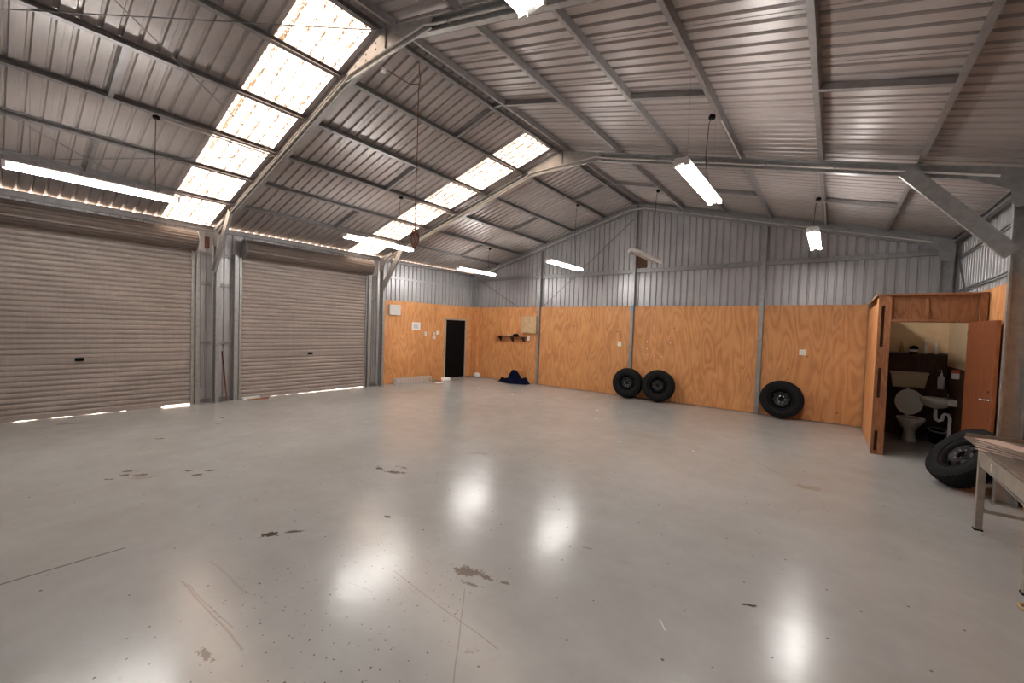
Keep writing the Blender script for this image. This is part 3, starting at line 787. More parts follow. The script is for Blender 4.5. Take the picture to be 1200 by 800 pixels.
fixture(6.87, 7.60, 9.12, 3.27, 'unlit white tube light hanging beside the centre back wall post', False, rose_at(6.87, 8.92))
fixture(8.74, 4.15, 5.65, 3.37, 'large bright twin tube light hanging right of centre under the roof', True, rose_at(8.74, 5.27))
fixture(9.69, 7.15, 8.67, 3.23, 'lit tube light seen end on, hanging at the right before the back wall', True, rose_at(9.69, 8.5))
fixture(8.72, 0.19, 1.70, 3.31, 'lit tube light cut off by the top edge of the picture', True, rose_at(8.72, 1.3))
# short feeds from the roses to the frames
for i, (x, y0, y1, lb) in enumerate(((8.83, 5.27, 6.60, 'short pale conduit under the roof purlin feeding the large bright light'),
                      (4.80, 8.95, 10.40, 'thin pale conduit under the purlin behind the light between the first two posts'),
                      (6.97, 8.92, 10.40, 'thin pale conduit under the purlin behind the unlit light'),
                      (9.77, 8.5, 10.40, 'thin pale conduit under the purlin above the end on light'),
                      (2.98, 1.34, 2.76, 'thin pale conduit along the purlin above the far left light'),
                      (2.98, 5.16, 6.60, 'thin pale conduit on the purlin before the second skylight strip'))):
    z = zroof(x) - 0.105
    tag(MB().tube([(x, y0 + 0.06, z), (x, y1, z)], 0.011, 6).build('conduit', 'white_pipe'), lb, 'conduit', 'feeds to the hanging lights')

# hanging extension cord with coil
hc = tag(empty('hanging_cord', (5.03, 3.9, 3.05)), 'red brown extension cord hanging from the roof with a coil at its lower end', 'cord')
top = Vector((5.70, 3.37, 4.92)) - Vector((5.03, 3.9, 3.05))
# real hang: straight down below its hook
hx, hy = 5.70 - 5.03, 3.37 - 3.9
hc.location = (5.70, 3.37, 2.80)
MB().tube([(0, 0, 2.245), (0, 0, 2.17), (0.012, 0, 2.1), (0.02, 0.01, 2.02), (0, 0, 1.9), (0.006, 0, 1.2), (-0.004, 0, 0.5), (0, 0, 0.10)], 0.006, 6).build('cord', 'redcord', hc)
MB().tube([(0.01, 0, 1.96), (-0.05, -0.10, 1.93), (-0.12, -0.22, 1.98), (-0.17, -0.32, 2.02), (-0.22, -0.36, 2.04)], 0.006, 6).build('cord', 'redcord', hc)
MB().box(-0.24, -0.20, -0.40, -0.34, 2.0, 2.04).build('plug', 'white', hc)
co = MB()
for k in range(5):
    ph = -0.5 + k * 0.28; rr = 0.048 + 0.006 * (k % 3)
    co.tube([(rr * math.cos(a) * math.cos(ph), rr * math.cos(a) * math.sin(ph), 0.02 + 2.1 * rr * math.sin(a) - 0.02 * (k % 2)) for a in [2 * PI * j / 16 for j in range(17)]], 0.006, 6, False)
co.build('coil', 'redcord', hc)

# ------------------------------------------------------------------ wheels
def polar(mb, rings, n, skip=lambda i, j: False):
    k = len(mb.v)
    for r, h in rings:
        for j in range(n):
            a = 2 * PI * j / n; mb.v.append((r * math.cos(a), r * math.sin(a), h))
    for i in range(len(rings) - 1):
        for j in range(n):
            if skip(i, j): continue
            mb.f.append((k + i * n + j, k + i * n + (j + 1) % n, k + (i + 1) * n + (j + 1) % n, k + (i + 1) * n + j)); mb.smooth.append(True)
wheel_meshes = {}
def wheel(name, label, loc, normal, spin=0.0, R=0.375, wdt=0.25, holes=8, group='loose wheels with tyres', dish=0.055):
    key = (R, wdt, holes, dish)
    if key not in wheel_meshes:
        h = wdt / 2
        t = MB()
        prof = [(0.215, h * 0.62), (0.222, h * 0.86), (0.25, h * 0.97), (0.30, h * 1.0), (0.335, h * 0.93), (0.357, h * 0.80), (0.370, h * 0.62), (R, h * 0.35), (R + 0.002, 0),
                (R, -h * 0.35), (0.370, -h * 0.62), (0.357, -h * 0.80), (0.335, -h * 0.93), (0.30, -h), (0.25, -h * 0.97), (0.222, -h * 0.86), (0.215, -h * 0.62)]
        sc = R / 0.375
        polar(t, [(r * sc if r < R else r, z) for r, z in prof], 64)
        # tread lugs
        tr = MB()
        for j in range(40):
            a = 2 * PI * (j + 0.0) / 40
            for row, (z0, z1, sh) in enumerate(((h * 0.42, h * 0.84, 0), (-0.02, h * 0.36, 0.5), (-h * 0.36, -0.03, 0.0), (-h * 0.84, -h * 0.42, 0.5))):
                a0 = a + sh * 2 * PI / 40; da = 2 * PI / 40 * 0.36
                r0 = R - 0.03; r1 = R + 0.008; r1b = r1 - (0.014 if row in (0, 3) else 0)
                vs = []
                for aa in (a0 - da, a0 + da):
                    for (rr, zz) in ((r0, z0), (r0, z1), (r1b if (row == 3) else r1, z0), (r1b if row == 0 else r1, z1)):
                        vs.append((rr * math.cos(aa), rr * math.sin(aa), zz))
                tr.add(vs, [(0, 1, 3, 2), (4, 6, 7, 5), (0, 2, 6, 4), (1, 5, 7, 3), (2, 3, 7, 6)])
        rim = MB()
        polar(rim, [(0.212, h * 0.92), (0.224, h * 0.88), (0.214, h * 0.80), (0.196, h * 0.72), (0.190, h * 0.2), (0.180, -h * 0.3), (0.205, -h * 0.8)], 48)
        disc = MB()
        n = 48; st = n // holes
        rings = [(0.186, h * 0.2), (0.172, h * 0.2 + 0.01), (0.155, h * 0.2 + 0.03), (0.130, h * 0.2 + dish), (0.105, h * 0.2 + dish), (0.080, h * 0.2 + dish - 0.015), (0.052, h * 0.2 + dish - 0.01), (0.045, h * 0.2 + dish - 0.02), (0.045, h * 0.2)]
        polar(disc, rings, n, lambda i, j: i in (1, 2) and (j % st) in (1, 2, 3))
        nuts = MB()
        for j in range(6):
            a = 2 * PI * j / 6; nuts.lathe([(0.010, 0), (0.010, 0.012)], (0.067 * math.cos(a), 0.067 * math.sin(a), h * 0.2 + dish - 0.014), 6)
        back = MB(); polar(back, [(0.001, -h * 0.3), (0.2, -h * 0.3)], 24)  # dark disc, paints the shade seen through the wheel openings
        wheel_meshes[key] = (t.mesh('tyre', 'rubber'), tr.mesh('tread', 'rubber'), rim.mesh('rim', 'rim'), disc.mesh('wheel_disc', 'rim'), nuts.mesh('stud_holes', 'chrome'), back.mesh('shade_disc_mesh', 'darkhole'))
    t, tr, rim, disc, nuts, back = wheel_meshes[key]
    root = tag(empty(name, loc), label, 'wheel', group)
    q = Vector(normal).normalized().to_track_quat('Z', 'Y')
    root.rotation_mode = 'QUATERNION'
    root.rotation_quaternion = q @ Matrix.Rotation(spin, 3, 'Z').to_quaternion()
    ob = inst(t, 'tyre', root); x = inst(tr, 'tread', ob); tag(x, kind='stuff')
    r = inst(rim, 'rim', root); dd = inst(disc, 'wheel_disc', root)
    tag(inst(nuts, 'wheel_nuts', dd), kind='stuff')
    inst(back, 'shade_disc', root)
    return root
def lean_wheel(label, x, yface, yaw, lean, **kw):
    """wheel leaning its top against the back wall lining at y = yface"""
    R = kw.get('R', 0.375) + 0.008; h = kw.get('wdt', 0.25) / 2
    n = Vector((math.sin(yaw) * math.cos(lean), -math.cos(yaw) * math.cos(lean), math.sin(lean)))
    cz = R * math.cos(lean) + h * math.sin(lean) * 0.84
    ext = (R * math.sin(lean) + h * math.cos(lean)) * 1.0
    return wheel('wheel', label, (x, yface - ext - abs(math.sin(yaw)) * R * 0.98 - 0.005, cz), n, **kw)
lean_wheel('left one of two black wheels side by side at the back wall centre post', 5.83, D - 0.06, 0.10, 0.16, spin=0.2)
lean_wheel('black wheel leaning on the plywood, right neighbour touching the one at the centre post', 6.62, D - 0.035, 0.12, 0.18, spin=0.6, R=0.385)
lean_wheel('black wheel standing alone against the back wall right of its last post', 9.19, D - 0.035, -0.02, 0.22, spin=1.0, R=0.385, wdt=0.24, dish=0.02)

# wheel lying askew by the cubicle, leaning towards the right wall
ln_ = math.radians(40)
R_, h_ = 0.383, 0.12
cz = R_ * math.cos(ln_) + h_ * 0.84 * math.sin(ln_)
wheel('wheel', 'black wheel leaning steeply by the toilet cubicle door beside the steel bench', (11.28, 7.08, cz), (-math.cos(ln_), -0.3, math.sin(ln_)), spin=0.3, R=0.375, wdt=0.24)

# ------------------------------------------------------------------ toilet cubicle
CY = 8.20; CX = 10.50; CH = 2.38; CXR = 11.595
cub = tag(empty('toilet_cubicle', (CX, CY, 0)), 'open plywood and stud toilet cubicle in the right back corner', 'cubicle')
def cb(name, mat, x0, x1, y0, y1, z0, z1, par=cub, bevel=0.0):
    return MB().box(x0 - CX, x1 - CX, y0 - CY, y1 - CY, z0, z1).build(name, mat, par, bevel=bevel)
YI = D - 0.16
# side wall: outer ply facing the shed, studs, dark inner lining
cb('side_panel', 'ply', CX, CX + 0.012, CY + 0.32, YI, 0.01, CH - 0.10)
cb('side_panel', 'ply', CX + 0.001, CX + 0.013, CY + 0.05, CY + 0.32, 0.14, CH - 0.03)
for yy in (8.75, 9.3, 9.85, 10.4): cb('stud', 'stud', CX + 0.013, CX + 0.085, yy, yy + 0.04, 0.0, CH - 0.02)
cb('inner_lining', 'darkwood', CX + 0.087, CX + 0.099, CY + 0.10, YI, 0.0, CH - 0.02)
# double front stud with packers leaving slots
cb('front_stud', 'stud', CX, CX + 0.035, CY, CY + 0.045, 0, CH)
cb('front_stud', 'stud', CX + 0.075, CX + 0.145, CY, CY + 0.09, 0, CH - 0.02)
for z0, z1 in ((0.0, 0.05), (0.36, 0.85), (1.30, 1.62), (2.22, CH)): cb('packer', 'stud', CX + 0.035, CX + 0.075, CY + 0.002, CY + 0.044, z0, z1)
cb('backing_strip', 'darkwood', CX + 0.02, CX + 0.09, CY + 0.06, CY + 0.072, 0, CH)
cb('bottom_plate', 'trim_al', CX - 0.005, CX + 0.0, CY + 0.05, CY + 0.34, 0.0, 0.13)
# header
cb('header_rail', 'stud', CX + 0.075, CXR - 0.02, CY + 0.03, CY + 0.05, CH - 0.03, CH)
cb('header_rail', 'stud', CX + 0.145, CXR - 0.13, CY + 0.0, CY + 0.05, 2.0, 2.03)
cb('header_panel', 'stud', CX + 0.145, CXR - 0.13, CY + 0.05, CY + 0.062, 1.99, CH - 0.03)
cb('header_stud', 'stud', CX + 0.50, CX + 0.54, CY + 0.03, CY + 0.05, 2.03, CH - 0.05)
cb('end_stud', 'stud', CXR - 0.075, CXR - 0.005, CY, CY + 0.05, 1.99, CH)
cb('end_stud', 'stud', CXR - 0.135, CXR - 0.005, CY + 0.055, CY + 0.09, 0, CH - 0.02)
cb('top_plate', 'stud', CX - 0.02, CXR - 0.005, CY - 0.02, CY + 0.07, CH, CH + 0.02)
cb('top_plate', 'stud', CX - 0.02, CX + 0.09, CY + 0.071, YI, CH, CH + 0.02)
cb('top_plate_edge', 'ply_pale', CX - 0.03, CX - 0.02, CY - 0.02, YI, CH - 0.005, CH + 0.02)
for z in (0.5, 0.95, 1.45, 1.95, 2.2):
    kn = MB().lathe([(0.010, 0), (0.010, 0.003)], (0, 0.13, z), 8, axis='x')
    for v in range(len(kn.v)): pass
# inside lining
cb('inner_lining', 'cream', CX + 0.10, CXR, YI - 0.014, YI - 0.002, 1.52, CH - 0.01)
cb('inner_lining', 'darkwood', CX + 0.10, CXR, YI - 0.014, YI - 0.002, 0.0, 1.50)
cb('inner_lining', 'cream', CXR - 0.012, CXR - 0.002, CY + 0.12, YI - 0.016, 1.30, CH - 0.01)
cb('inner_lining', 'darkwood', CXR - 0.012, CXR - 0.002, CY + 0.12, YI - 0.016, 0.0, 1.295)
cb('shelf', 'darkwood', CX + 0.102, CXR - 0.06, YI - 0.16, YI - 0.016, 1.47, 1.50)
# door leaf, hinged at the right jamb, standing open
dth = math.radians(-80)
d4 = tag(empty('door_4', (CXR - 0.165, CY - 0.03, 0.0), (0, 0, dth)), kind='structure')
MB().box(0, 0.68, -0.018, 0.018, 0.02, 2.0).build('door_leaf', 'doorwood', d4, bevel=0.003)
MB().box(0.681, 0.686, -0.017, 0.017, 0.02, 2.0).build('edge_strip', 'stud', d4)
hd = MB().lathe([(0.022, -0.03), (0.022, -0.018)], (0.62, 0, 1.02), 12, axis='y')
hd.tube([(0.62, -0.025, 1.02), (0.62, -0.06, 1.02), (0.53, -0.062, 1.02)], 0.008, 8)
hd.build('door_handle', 'chrome', d4)
hd = MB().lathe([(0.014, -0.03), (0.014, -0.018)], (0.62, 0, 1.12), 12, axis='y'); hd.build('lock_rose', 'chrome', d4)
for z in (0.2, 1.8): MB().tube([(-0.006, -0.012, z), (-0.006, -0.012, z + 0.08)], 0.007, 6).build('hinge', 'galv', d4)

# toilet
TX, TY = 11.09, 9.78
to = tag(empty('toilet', (TX, TY, 0)), 'white ceramic toilet with raised lid and ivory cistern inside the cubicle', 'toilet')
pan = MB()
n = 28; rings = [(0.0, 0.11, 0.17, 0.02), (0.05, 0.10, 0.155, 0.02), (0.14, 0.075, 0.12, 0.02), (0.22, 0.085, 0.13, 0.0), (0.29, 0.13, 0.18, -0.03), (0.35, 0.17, 0.225, -0.05), (0.39, 0.185, 0.24, -0.05), (0.395, 0.17, 0.225, -0.05), (0.37, 0.135, 0.18, -0.05), (0.29, 0.10, 0.13, -0.04), (0.24, 0.05, 0.06, -0.02)]
for z, a, b, dy in rings:
    for j in range(n):
        t = 2 * PI * j / n; pan.v.append((a * math.cos(t), b * math.sin(t) + dy, z))
for i in range(len(rings) - 1):
    for j in range(n): pan.f.append((i * n + j, i * n + (j + 1) % n, (i + 1) * n + (j + 1) % n, (i + 1) * n + j)); pan.smooth.append(True)
pan.f.append(tuple((len(rings) - 1) * n + j for j in range(n))); pan.smooth.append(False)
pan.f.append(tuple(range(n))[::-1]); pan.smooth.append(False)
pan.build('pan', 'ceramic', to)
MB().box(-0.10, 0.10, 0.15, 0.33, 0.20, 0.385).build('pan_back', 'ceramic', to, bevel=0.02)
def oval(a, b, z0, z1, cy_, hole=None, n=32):
    m = MB()
    o = [(a * math.cos(2 * PI * j / n), b * math.sin(2 * PI * j / n) + cy_) for j in range(n)]
    if hole is None:
        m.prism(o, (0, 0, z0), (0, 0, z1), (1, 0, 0), (0, 1, 0)); return m
    i_ = [((a - hole) * math.cos(2 * PI * j / n), (b - hole) * math.sin(2 * PI * j / n) + cy_) for j in range(n)]
    vs = [(x, y, z) for z in (z0, z1) for x, y in o] + [(x, y, z) for z in (z0, z1) for x, y in i_]
    fs = []
    for j in range(n):
        k = (j + 1) % n
        fs += [(j, k, n + k, n + j), (2 * n + j, 3 * n + j, 3 * n + k, 2 * n + k), (n + j, n + k, 3 * n + k, 3 * n + j), (j, 2 * n + j, 2 * n + k, k)]
    return m.add(vs, fs, False)
oval(0.185, 0.235, 0.396, 0.412, -0.05, hole=0.055).build('seat', 'white', to, bevel=0.004)
ld = oval(0.185, 0.225, -0.008, 0.008, 0.225).build('lid', 'white', to, bevel=0.004)
ld.location = (0, 0.20, 0.425); ld.rotation_euler = (math.radians(82), 0, 0)
l2 = oval(0.10, 0.12, -0.012, -0.008, 0.25, hole=0.006).build('lid_ridge', 'ceramic', ld)
cis = MB()
def tap(z, w, y0, y1): return [(-w, y0, z), (w, y0, z), (w, y1, z), (-w, y1, z)]
cis.add(tap(0.88, 0.21, 0.40, 0.55) + tap(1.13, 0.245, 0.385, 0.56), [(0, 3, 2, 1), (4, 5, 6, 7), (0, 1, 5, 4), (1, 2, 6, 5), (2, 3, 7, 6), (3, 0, 4, 7)])
cis.build('cistern', 'cistern', to, bevel=0.015)
MB().box(-0.255, 0.255, 0.375, 0.565, 1.13, 1.165).build('cistern_lid', 'cistern', to, bevel=0.008)
MB().lathe([(0.02, 0), (0.02, 0.012)], (0, 0.46, 1.165), 14).build('flush_button', 'chrome', to)
MB().tube([(0, 0.46, 0.89), (0, 0.46, 0.6), (0, 0.40, 0.42), (0, 0.32, 0.36)], 0.022, 10).build('flush_pipe', 'white', to)

# wash basin on the right wall
BX, BY = CXR - 0.016, 9.62
ba = tag(empty('wash_basin', (BX, BY, 0.78)), 'small white wash basin with tap and curved waste pipe, right of the toilet', 'sink')
b = MB(); n = 28
rr = [(-0.16, 0.05, 0.05), (-0.13, 0.13, 0.15), (-0.06, 0.185, 0.20), (0.0, 0.20, 0.225), (0.012, 0.195, 0.22), (0.004, 0.17, 0.19), (-0.05, 0.14, 0.16), (-0.10, 0.07, 0.08)]
for z, a, c in rr:
    for j in range(n):
        t = 2 * PI * j / n; b.v.append((-0.21 + a * math.cos(t), c * math.sin(t), z))
for i in range(len(rr) - 1):
    for j in range(n): b.f.append((i * n + j, i * n + (j + 1) % n, (i + 1) * n + (j + 1) % n, (i + 1) * n + j)); b.smooth.append(True)
b.f += [tuple(range(n))[::-1], tuple((len(rr) - 1) * n + j for j in range(n))]; b.smooth += [False, False]
b.build('bowl', 'ceramic', ba)
MB().box(-0.10, 0.0, -0.20, 0.20, -0.08, 0.02).build('ledge', 'ceramic', ba, bevel=0.012)
tp = MB().tube([(-0.07, 0, 0.02), (-0.07, 0, 0.10), (-0.10, 0, 0.12), (-0.16, 0, 0.10)], 0.012, 8); tp.tube([(-0.07, -0.06, 0.06), (-0.07, 0.06, 0.06)], 0.010, 8); tp.build('tap', 'chrome', ba)
MB().tube([(-0.21, 0, -0.16), (-0.21, 0, -0.28), (-0.205, 0, -0.33), (-0.17, 0, -0.36), (-0.13, 0, -0.34), (-0.12, 0, -0.27), (-0.10, 0, -0.23), (-0.06, 0, -0.24), (-0.04, 0, -0.30), (-0.04, 0, -0.76)], 0.024, 10).build('waste_pipe', 'white', ba)

# bottles and jars in the cubicle
def bottle(label, x, y, z, r, h, mat, pump=True, group='bottles and jars in the toilet cubicle', name='pump_bottle'):
    t = tag(empty(name, (x, y, z)), label, 'bottle', group)
    MB().lathe([(r * 0.9, 0), (r, 0.01), (r, h * 0.72), (r * 0.85, h * 0.80), (r * 0.35, h * 0.86), (r * 0.35, h)], n=16).build('bottle_body', mat, t)
    if pump:
        MB().tube([(0, 0, h), (0, 0, h + 0.05), (0.0, -0.005, h + 0.055), (-0.04, -0.02, h + 0.05)], 0.007, 6).build('pump', 'white', t)
    else: MB().lathe([(r * 0.45, h), (r * 0.45, h + 0.02)], n=12).build('cap', mat, t)
    return t
SY = YI - 0.09
bottle('white pump bottle on the cubicle shelf, rightmost on it', 11.42, SY, 1.50, 0.032, 0.20, 'white')
bottle('slim white pump bottle on the cubicle shelf beside the dark jar', 11.29, SY, 1.50, 0.026, 0.20, 'white')
bottle('tan bottle at the left of the cubicle shelf', 10.98, SY, 1.50, 0.034, 0.16, 'tan', False, name='tan_bottle')
tj = tag(empty('dark_jar', (11.14, SY, 1.50)), 'dark round jar with pale label on the cubicle shelf', 'jar', 'bottles and jars in the toilet cubicle')
MB().lathe([(0.05, 0), (0.06, 0.02), (0.06, 0.11), (0.045, 0.13), (0.02, 0.14)], n=18).build('jar_body', 'black', tj)
MB().lathe([(0.0605, 0.03), (0.0605, 0.075)], n=18, close=False).build('jar_label', 'paper', tj)
# small ledge holding the big dispenser, and a red pack
lg = tag(MB().box(-0.07, 0.07, -0.06, 0.06, -0.02, 0).build('wall_ledge', 'darkwood', None, (CXR - 0.085, 10.25, 0.90)), 'small dark wall ledge under the white dispenser bottle in the cubicle', 'shelf')
bottle('large white pump dispenser on the small ledge above the wash basin', CXR - 0.09, 10.25, 0.90, 0.045, 0.27, 'white')
rp = tag(empty('red_packet', (CXR - 0.056, 9.45, 1.14)), 'red and white packet fixed to the cubicle wall by the door edge', 'packet')
MB().box(-0.04, 0.04, -0.045, 0.045, 0, 0.09).build('white_body', 'paper', rp, bevel=0.008)
MB().box(-0.041, 0.041, -0.046, 0.046, 0.09, 0.14).build('red_lid', 'redplastic', rp, bevel=0.006)
# white tray leaning low beside the toilet
tr = tag(empty('plastic_tub', (11.455, 9.98, 0.0)), 'low black tub with pale rim on the cubicle floor right of the toilet', 'tub')
MB().lathe([(0.13, 0.0), (0.15, 0.02), (0.175, 0.21)], n=24, sx=0.6, sy=1.4, close=False).build('tub_wall', 'black', tr)
MB().lathe([(0.17, 0.205), (0.195, 0.205), (0.20, 0.225), (0.17, 0.225)], n=28, sx=0.6, sy=1.4, close=False).build('tub_rim', 'ceramic', tr)

# ------------------------------------------------------------------ bench at right edge
bn = tag(empty('steel_bench', (11.37, 4.97, 0)), 'grey steel work bench with square legs, cut by the right picture edge', 'bench')
bx, by = 11.37, 4.97
def bb(name, x0, x1, y0, y1, z0, z1, mat='bench', bevel=0.0): return MB().box(x0 - bx, x1 - bx, y0 - by, y1 - by, z0, z1).build(name, mat, bn, bevel=bevel)
for yy in (4.37, 5.59):
    for xx in (11.105, 11.56):
        if xx > 11.2 and yy < 5: pass
        bb('leg', xx - 0.025, xx + 0.025, yy - 0.025, yy + 0.025, 0.012, 0.735, bevel=0.004)
        bb('foot', xx - 0.03, xx + 0.03, yy - 0.03, yy + 0.03, 0.0, 0.012, 'rubber')
bb('apron', 11.082, 11.086, 4.40, 5.56, 0.61, 0.735)
bb('apron', 11.13, 11.535, 5.60, 5.605, 0.60, 0.735)
bb('bench_top', 11.09, 11.595, 4.30, 6.18, 0.737, 0.757, 'bench_top')
bb('rear_upstand', 11.10, 11.595, 6.16, 6.18, 0.757, 0.79, 'bench_top')
bb('stretcher', 11.13, 11.535, 5.575, 5.605, 0.17, 0.20)
MB().bar((11.095 - bx, 5.56 - by, 0.60), (11.095 - bx, 4.40 - by, 0.58), 0.012, 0.012).build('brace_rod', 'galv', bn)
bb('lit_slot_strip', 11.078, 11.082, 5.20, 5.21, 0.62, 0.70, 'paper')  # white strip, paints the light in the apron slot
# stack of planks, fanned out about their far end
for k in range(5):
    z = 0.760 + 0.0200 * k
    o = MB().box(0, 0.78, 0, 0.15, 0, 0.007).build('flat_plank', 'board', None, (11.03 + 0.004 * k, 5.47 + 0.02 * k, z), bevel=0.001)
    MB().box(0.10, 0.14, 0.07, 0.10, -0.0128, 0).build('spacer', 'darkwood', o) if k else None
    o.rotation_euler = (0, 0, math.radians(-46 - 5.5 * k))
    tag(o, ['lowest pale plank of the fanned stack on the steel bench', 'second lowest pale plank of the fanned stack on the bench', 'middle pale plank of the fanned stack on the bench',
            'second highest pale plank of the fanned stack on the bench', 'topmost pale plank of the fanned stack on the steel bench'][k], 'plank', 'stacked planks on the bench')
ring = MB()
ring.tube([(0.05 * math.cos(2 * PI * j / 20), 0.05 * math.sin(2 * PI * j / 20), 0.012) for j in range(21)], 0.012, 8, False)
tag(ring.build('brown_ring', 'tan', None, (11.06, 4.12, 0)), 'small tan ring lying on the floor at the right picture edge', 'ring')

# ------------------------------------------------------------------ things on and by the walls
def wallbox_left(name, label, cat, y0, y1, z0, z1, depth, mat, inner=None, group=None):
    t = tag(empty(name, (0.047, (y0 + y1) / 2, z0)), label, cat, group)
    h = (y1 - y0) / 2
    MB().box(0, depth, -h, h, 0, z1 - z0).build('case', mat, t, bevel=min(0.004, depth / 4))
    if inner: MB().box(depth, depth + 0.002, -h * inner, h * inner, (z1 - z0) * (0.5 - inner / 2), (z1 - z0) * (0.5 + inner / 2)).build('face', 'enamel', t)
    return t
wallbox_left('meter_box', 'white metal switchboard box high on the left plywood wall', 'electrical box', 6.96, 7.33, 1.98, 2.27, 0.08, 'enamel', 0.85)
pt = wallbox_left('notice_paper', 'white printed notice sheet on the left plywood wall', 'paper', 7.80, 8.12, 1.57, 1.80, 0.003, 'paper')
pr = MB()
for k in range(7): pr.box(0.0031, 0.0036, -0.10, 0.10 - 0.02 * (k % 3), 0.05 + 0.02 * k, 0.058 + 0.02 * k)
tag(pr.build('print', mat_simple('print_ink', (0.25, 0.25, 0.3), 0.8), pt), kind='stuff')
for (y0, y1, z0, z1, lb) in ((8.27, 8.35, 1.40, 1.52, 'small white power point left of its neighbours on the left plywood wall'),
                             (8.62, 8.71, 1.30, 1.40, 'lower white switch of the cluster beside the black door'),
                             (8.63, 8.70, 1.42, 1.50, 'white isolator above the lower switch beside the black door'),
                             (8.75, 8.86, 1.44, 1.55, 'white switch nearest the black door')):
    wallbox_left('wall_switch', lb, 'switch', y0, y1, z0, z1, 0.035, 'white', 0.5, 'switches on the left wall')
def wallbox_back(name, label, cat, x0, x1, z0, z1, depth, mat, inner=0.5, group=None):
    t = tag(empty(name, ((x0 + x1) / 2, D - 0.03, z0)), label, cat, group)
    h = (x1 - x0) / 2
    MB().box(-h, h, -depth, 0, 0, z1 - z0).build('case', mat, t, bevel=min(0.006, depth / 4))
    if inner: MB().box(-h * inner, h * inner, -depth - 0.003, -depth, (z1 - z0) * 0.3, (z1 - z0) * 0.7).build('face', 'paper', t)
    return t
s = wallbox_back('power_outlet', 'white power outlet with a cable on the back wall left of the centre post', 'switch', 5.42, 5.52, 1.33, 1.46, 0.05, 'white')
MB().tube([(0, -0.01, 0.12), (0, -0.008, 0.42)], 0.005, 6).build('cable', 'cord', s)
wallbox_back('power_outlet', 'square white switch plate on the plywood above the lone wheel', 'switch', 9.44, 9.56, 1.35, 1.47, 0.03, 'white')
wallbox_back('power_outlet', 'small white outlet at the right end of the brown wall shelf', 'switch', 2.38, 2.48, 1.35, 1.48, 0.05, 'white')
wallbox_back('pale_box', 'pale square plywood box fixed left of the first back wall post', 'box', 2.20, 2.75, 1.58, 2.11, 0.10, 'ply_pale', None)
hk = MB().lathe([(0.012, -0.006), (0.018, 0.0), (0.010, 0.012), (0.004, 0.03)], n=8, axis='y').mesh('wall_hook', 'white')
hk0 = MB()
for i, (px, pz) in enumerate(((6.22, 1.50), (6.08, 1.33), (6.22, 1.30), (6.58, 1.50), (6.80, 1.48), (6.10, 1.16), (6.24, 1.15), (6.42, 1.12), (6.60, 1.12))):
    o = bpy.data.objects.new('wall_hook', hk); COL.objects.link(o); o.location = (px, D - 0.061, pz); o.scale = (0.8, 0.8, 0.8)
    tag(o, 'tiny white hook among those on the plywood above the paired wheels', 'hook', 'white hooks on the back wall')
# shelf with brackets
sh = tag(empty('wall_shelf', (1.76, D - 0.03, 1.44)), 'narrow brown shelf on dark brackets on the back plywood wall near the corner', 'shelf')
MB().box(-0.60, 0.62, -0.20, 0, 0, 0.022).build('board', 'darkwood', sh)
for x in (-0.45, 0.05, 0.5):
    MB().add([(x - .015, 0, 0), (x + .015, 0, 0), (x - .015, -0.17, 0), (x + .015, -0.17, 0), (x - .015, 0, -0.15), (x + .015, 0, -0.15), (x - .015, -0.03, -0.15), (x + .015, -0.03, -0.15)],
             [(0, 1, 3, 2), (0, 4, 5, 1), (2, 3, 7, 6), (4, 6, 7, 5), (0, 2, 6, 4), (1, 5, 7, 3)]).build('bracket', 'darkwood', sh)
tag(MB().lathe([(0.05, 0), (0.075, 0.03), (0.06, 0.07), (0.02, 0.085)], n=14, sx=1.5).build('dark_bundle', 'black', None, (1.98, D - 0.13, 1.462)), 'dark crumpled bundle on the brown wall shelf', 'bundle')
tag(MB().lathe([(0.04, 0), (0.05, 0.02), (0.035, 0.045)], n=12, sx=1.6).build('white_rag', 'paper', None, (1.76, D - 0.13, 1.462)), 'small white rag on the brown wall shelf', 'rag')

# navy clothes heap
def heap():
    m = MB(); nx, ny = 56, 34
    import mathutils.noise as mn
    def H(u, v):
        x = u * 2 - 1; y = v * 2 - 1
        e = max(0, 1 - x * x * 0.9 - y * y)
        a = 0.36 * math.exp(-((x + 0.02) ** 2) / 0.085 - (y - 0.15) ** 2 / 0.35)
        b_ = 0.17 * math.exp(-((x - 0.30) ** 2) / 0.06 - (y - 0.05) ** 2 / 0.4) + 0.15 * math.exp(-((x - 0.70) ** 2) / 0.03 - y * y / 0.4)
        c_ = 0.10 * math.exp(-((x + 0.45) ** 2) / 0.09 - y * y / 0.3) + 0.075 * math.exp(-((x + 0.80) ** 2) / 0.012 - y * y / 0.15)
        nn = mn.noise(Vector((x * 5, y * 4, 1.3))) * 0.05 + abs(mn.noise(Vector((x * 11 + y * 5, y * 9, 4.3)))) * 0.05
        return max(0.0, (a + b_ + c_ + nn) * min(1, e * 3.0))
    for i in range(nx + 1):
        for j in range(ny + 1):
            u, v = i / nx, j / ny
            m.v.append(((u - 0.5) * 1.20, (v - 0.5) * 0.55 + 0.04 * math.sin(u * 9), H(u, v) + 0.003))
    keep = {}
    for i in range(nx):
        for j in range(ny):
            ids = (i * (ny + 1) + j, (i + 1) * (ny + 1) + j, (i + 1) * (ny + 1) + j + 1, i * (ny + 1) + j + 1)
            if max(m.v[q][2] for q in ids) > 0.006: m.f.append(ids); m.smooth.append(True)
    return m
cl = tag(empty('clothes_heap', (2.10, 10.20, 0)), 'heap of navy blue clothing on the floor by the first back wall post', 'clothes')
heap().build('cloth', 'navy', cl)
pc = MB().box(-0.05, 0.03, -0.012, 0.012, 0, 0.02).build('pale_patch', 'paper', cl, (-0.06, -0.19, 0.19)); pc.rotation_euler = (0.6, -0.3, 0.2)
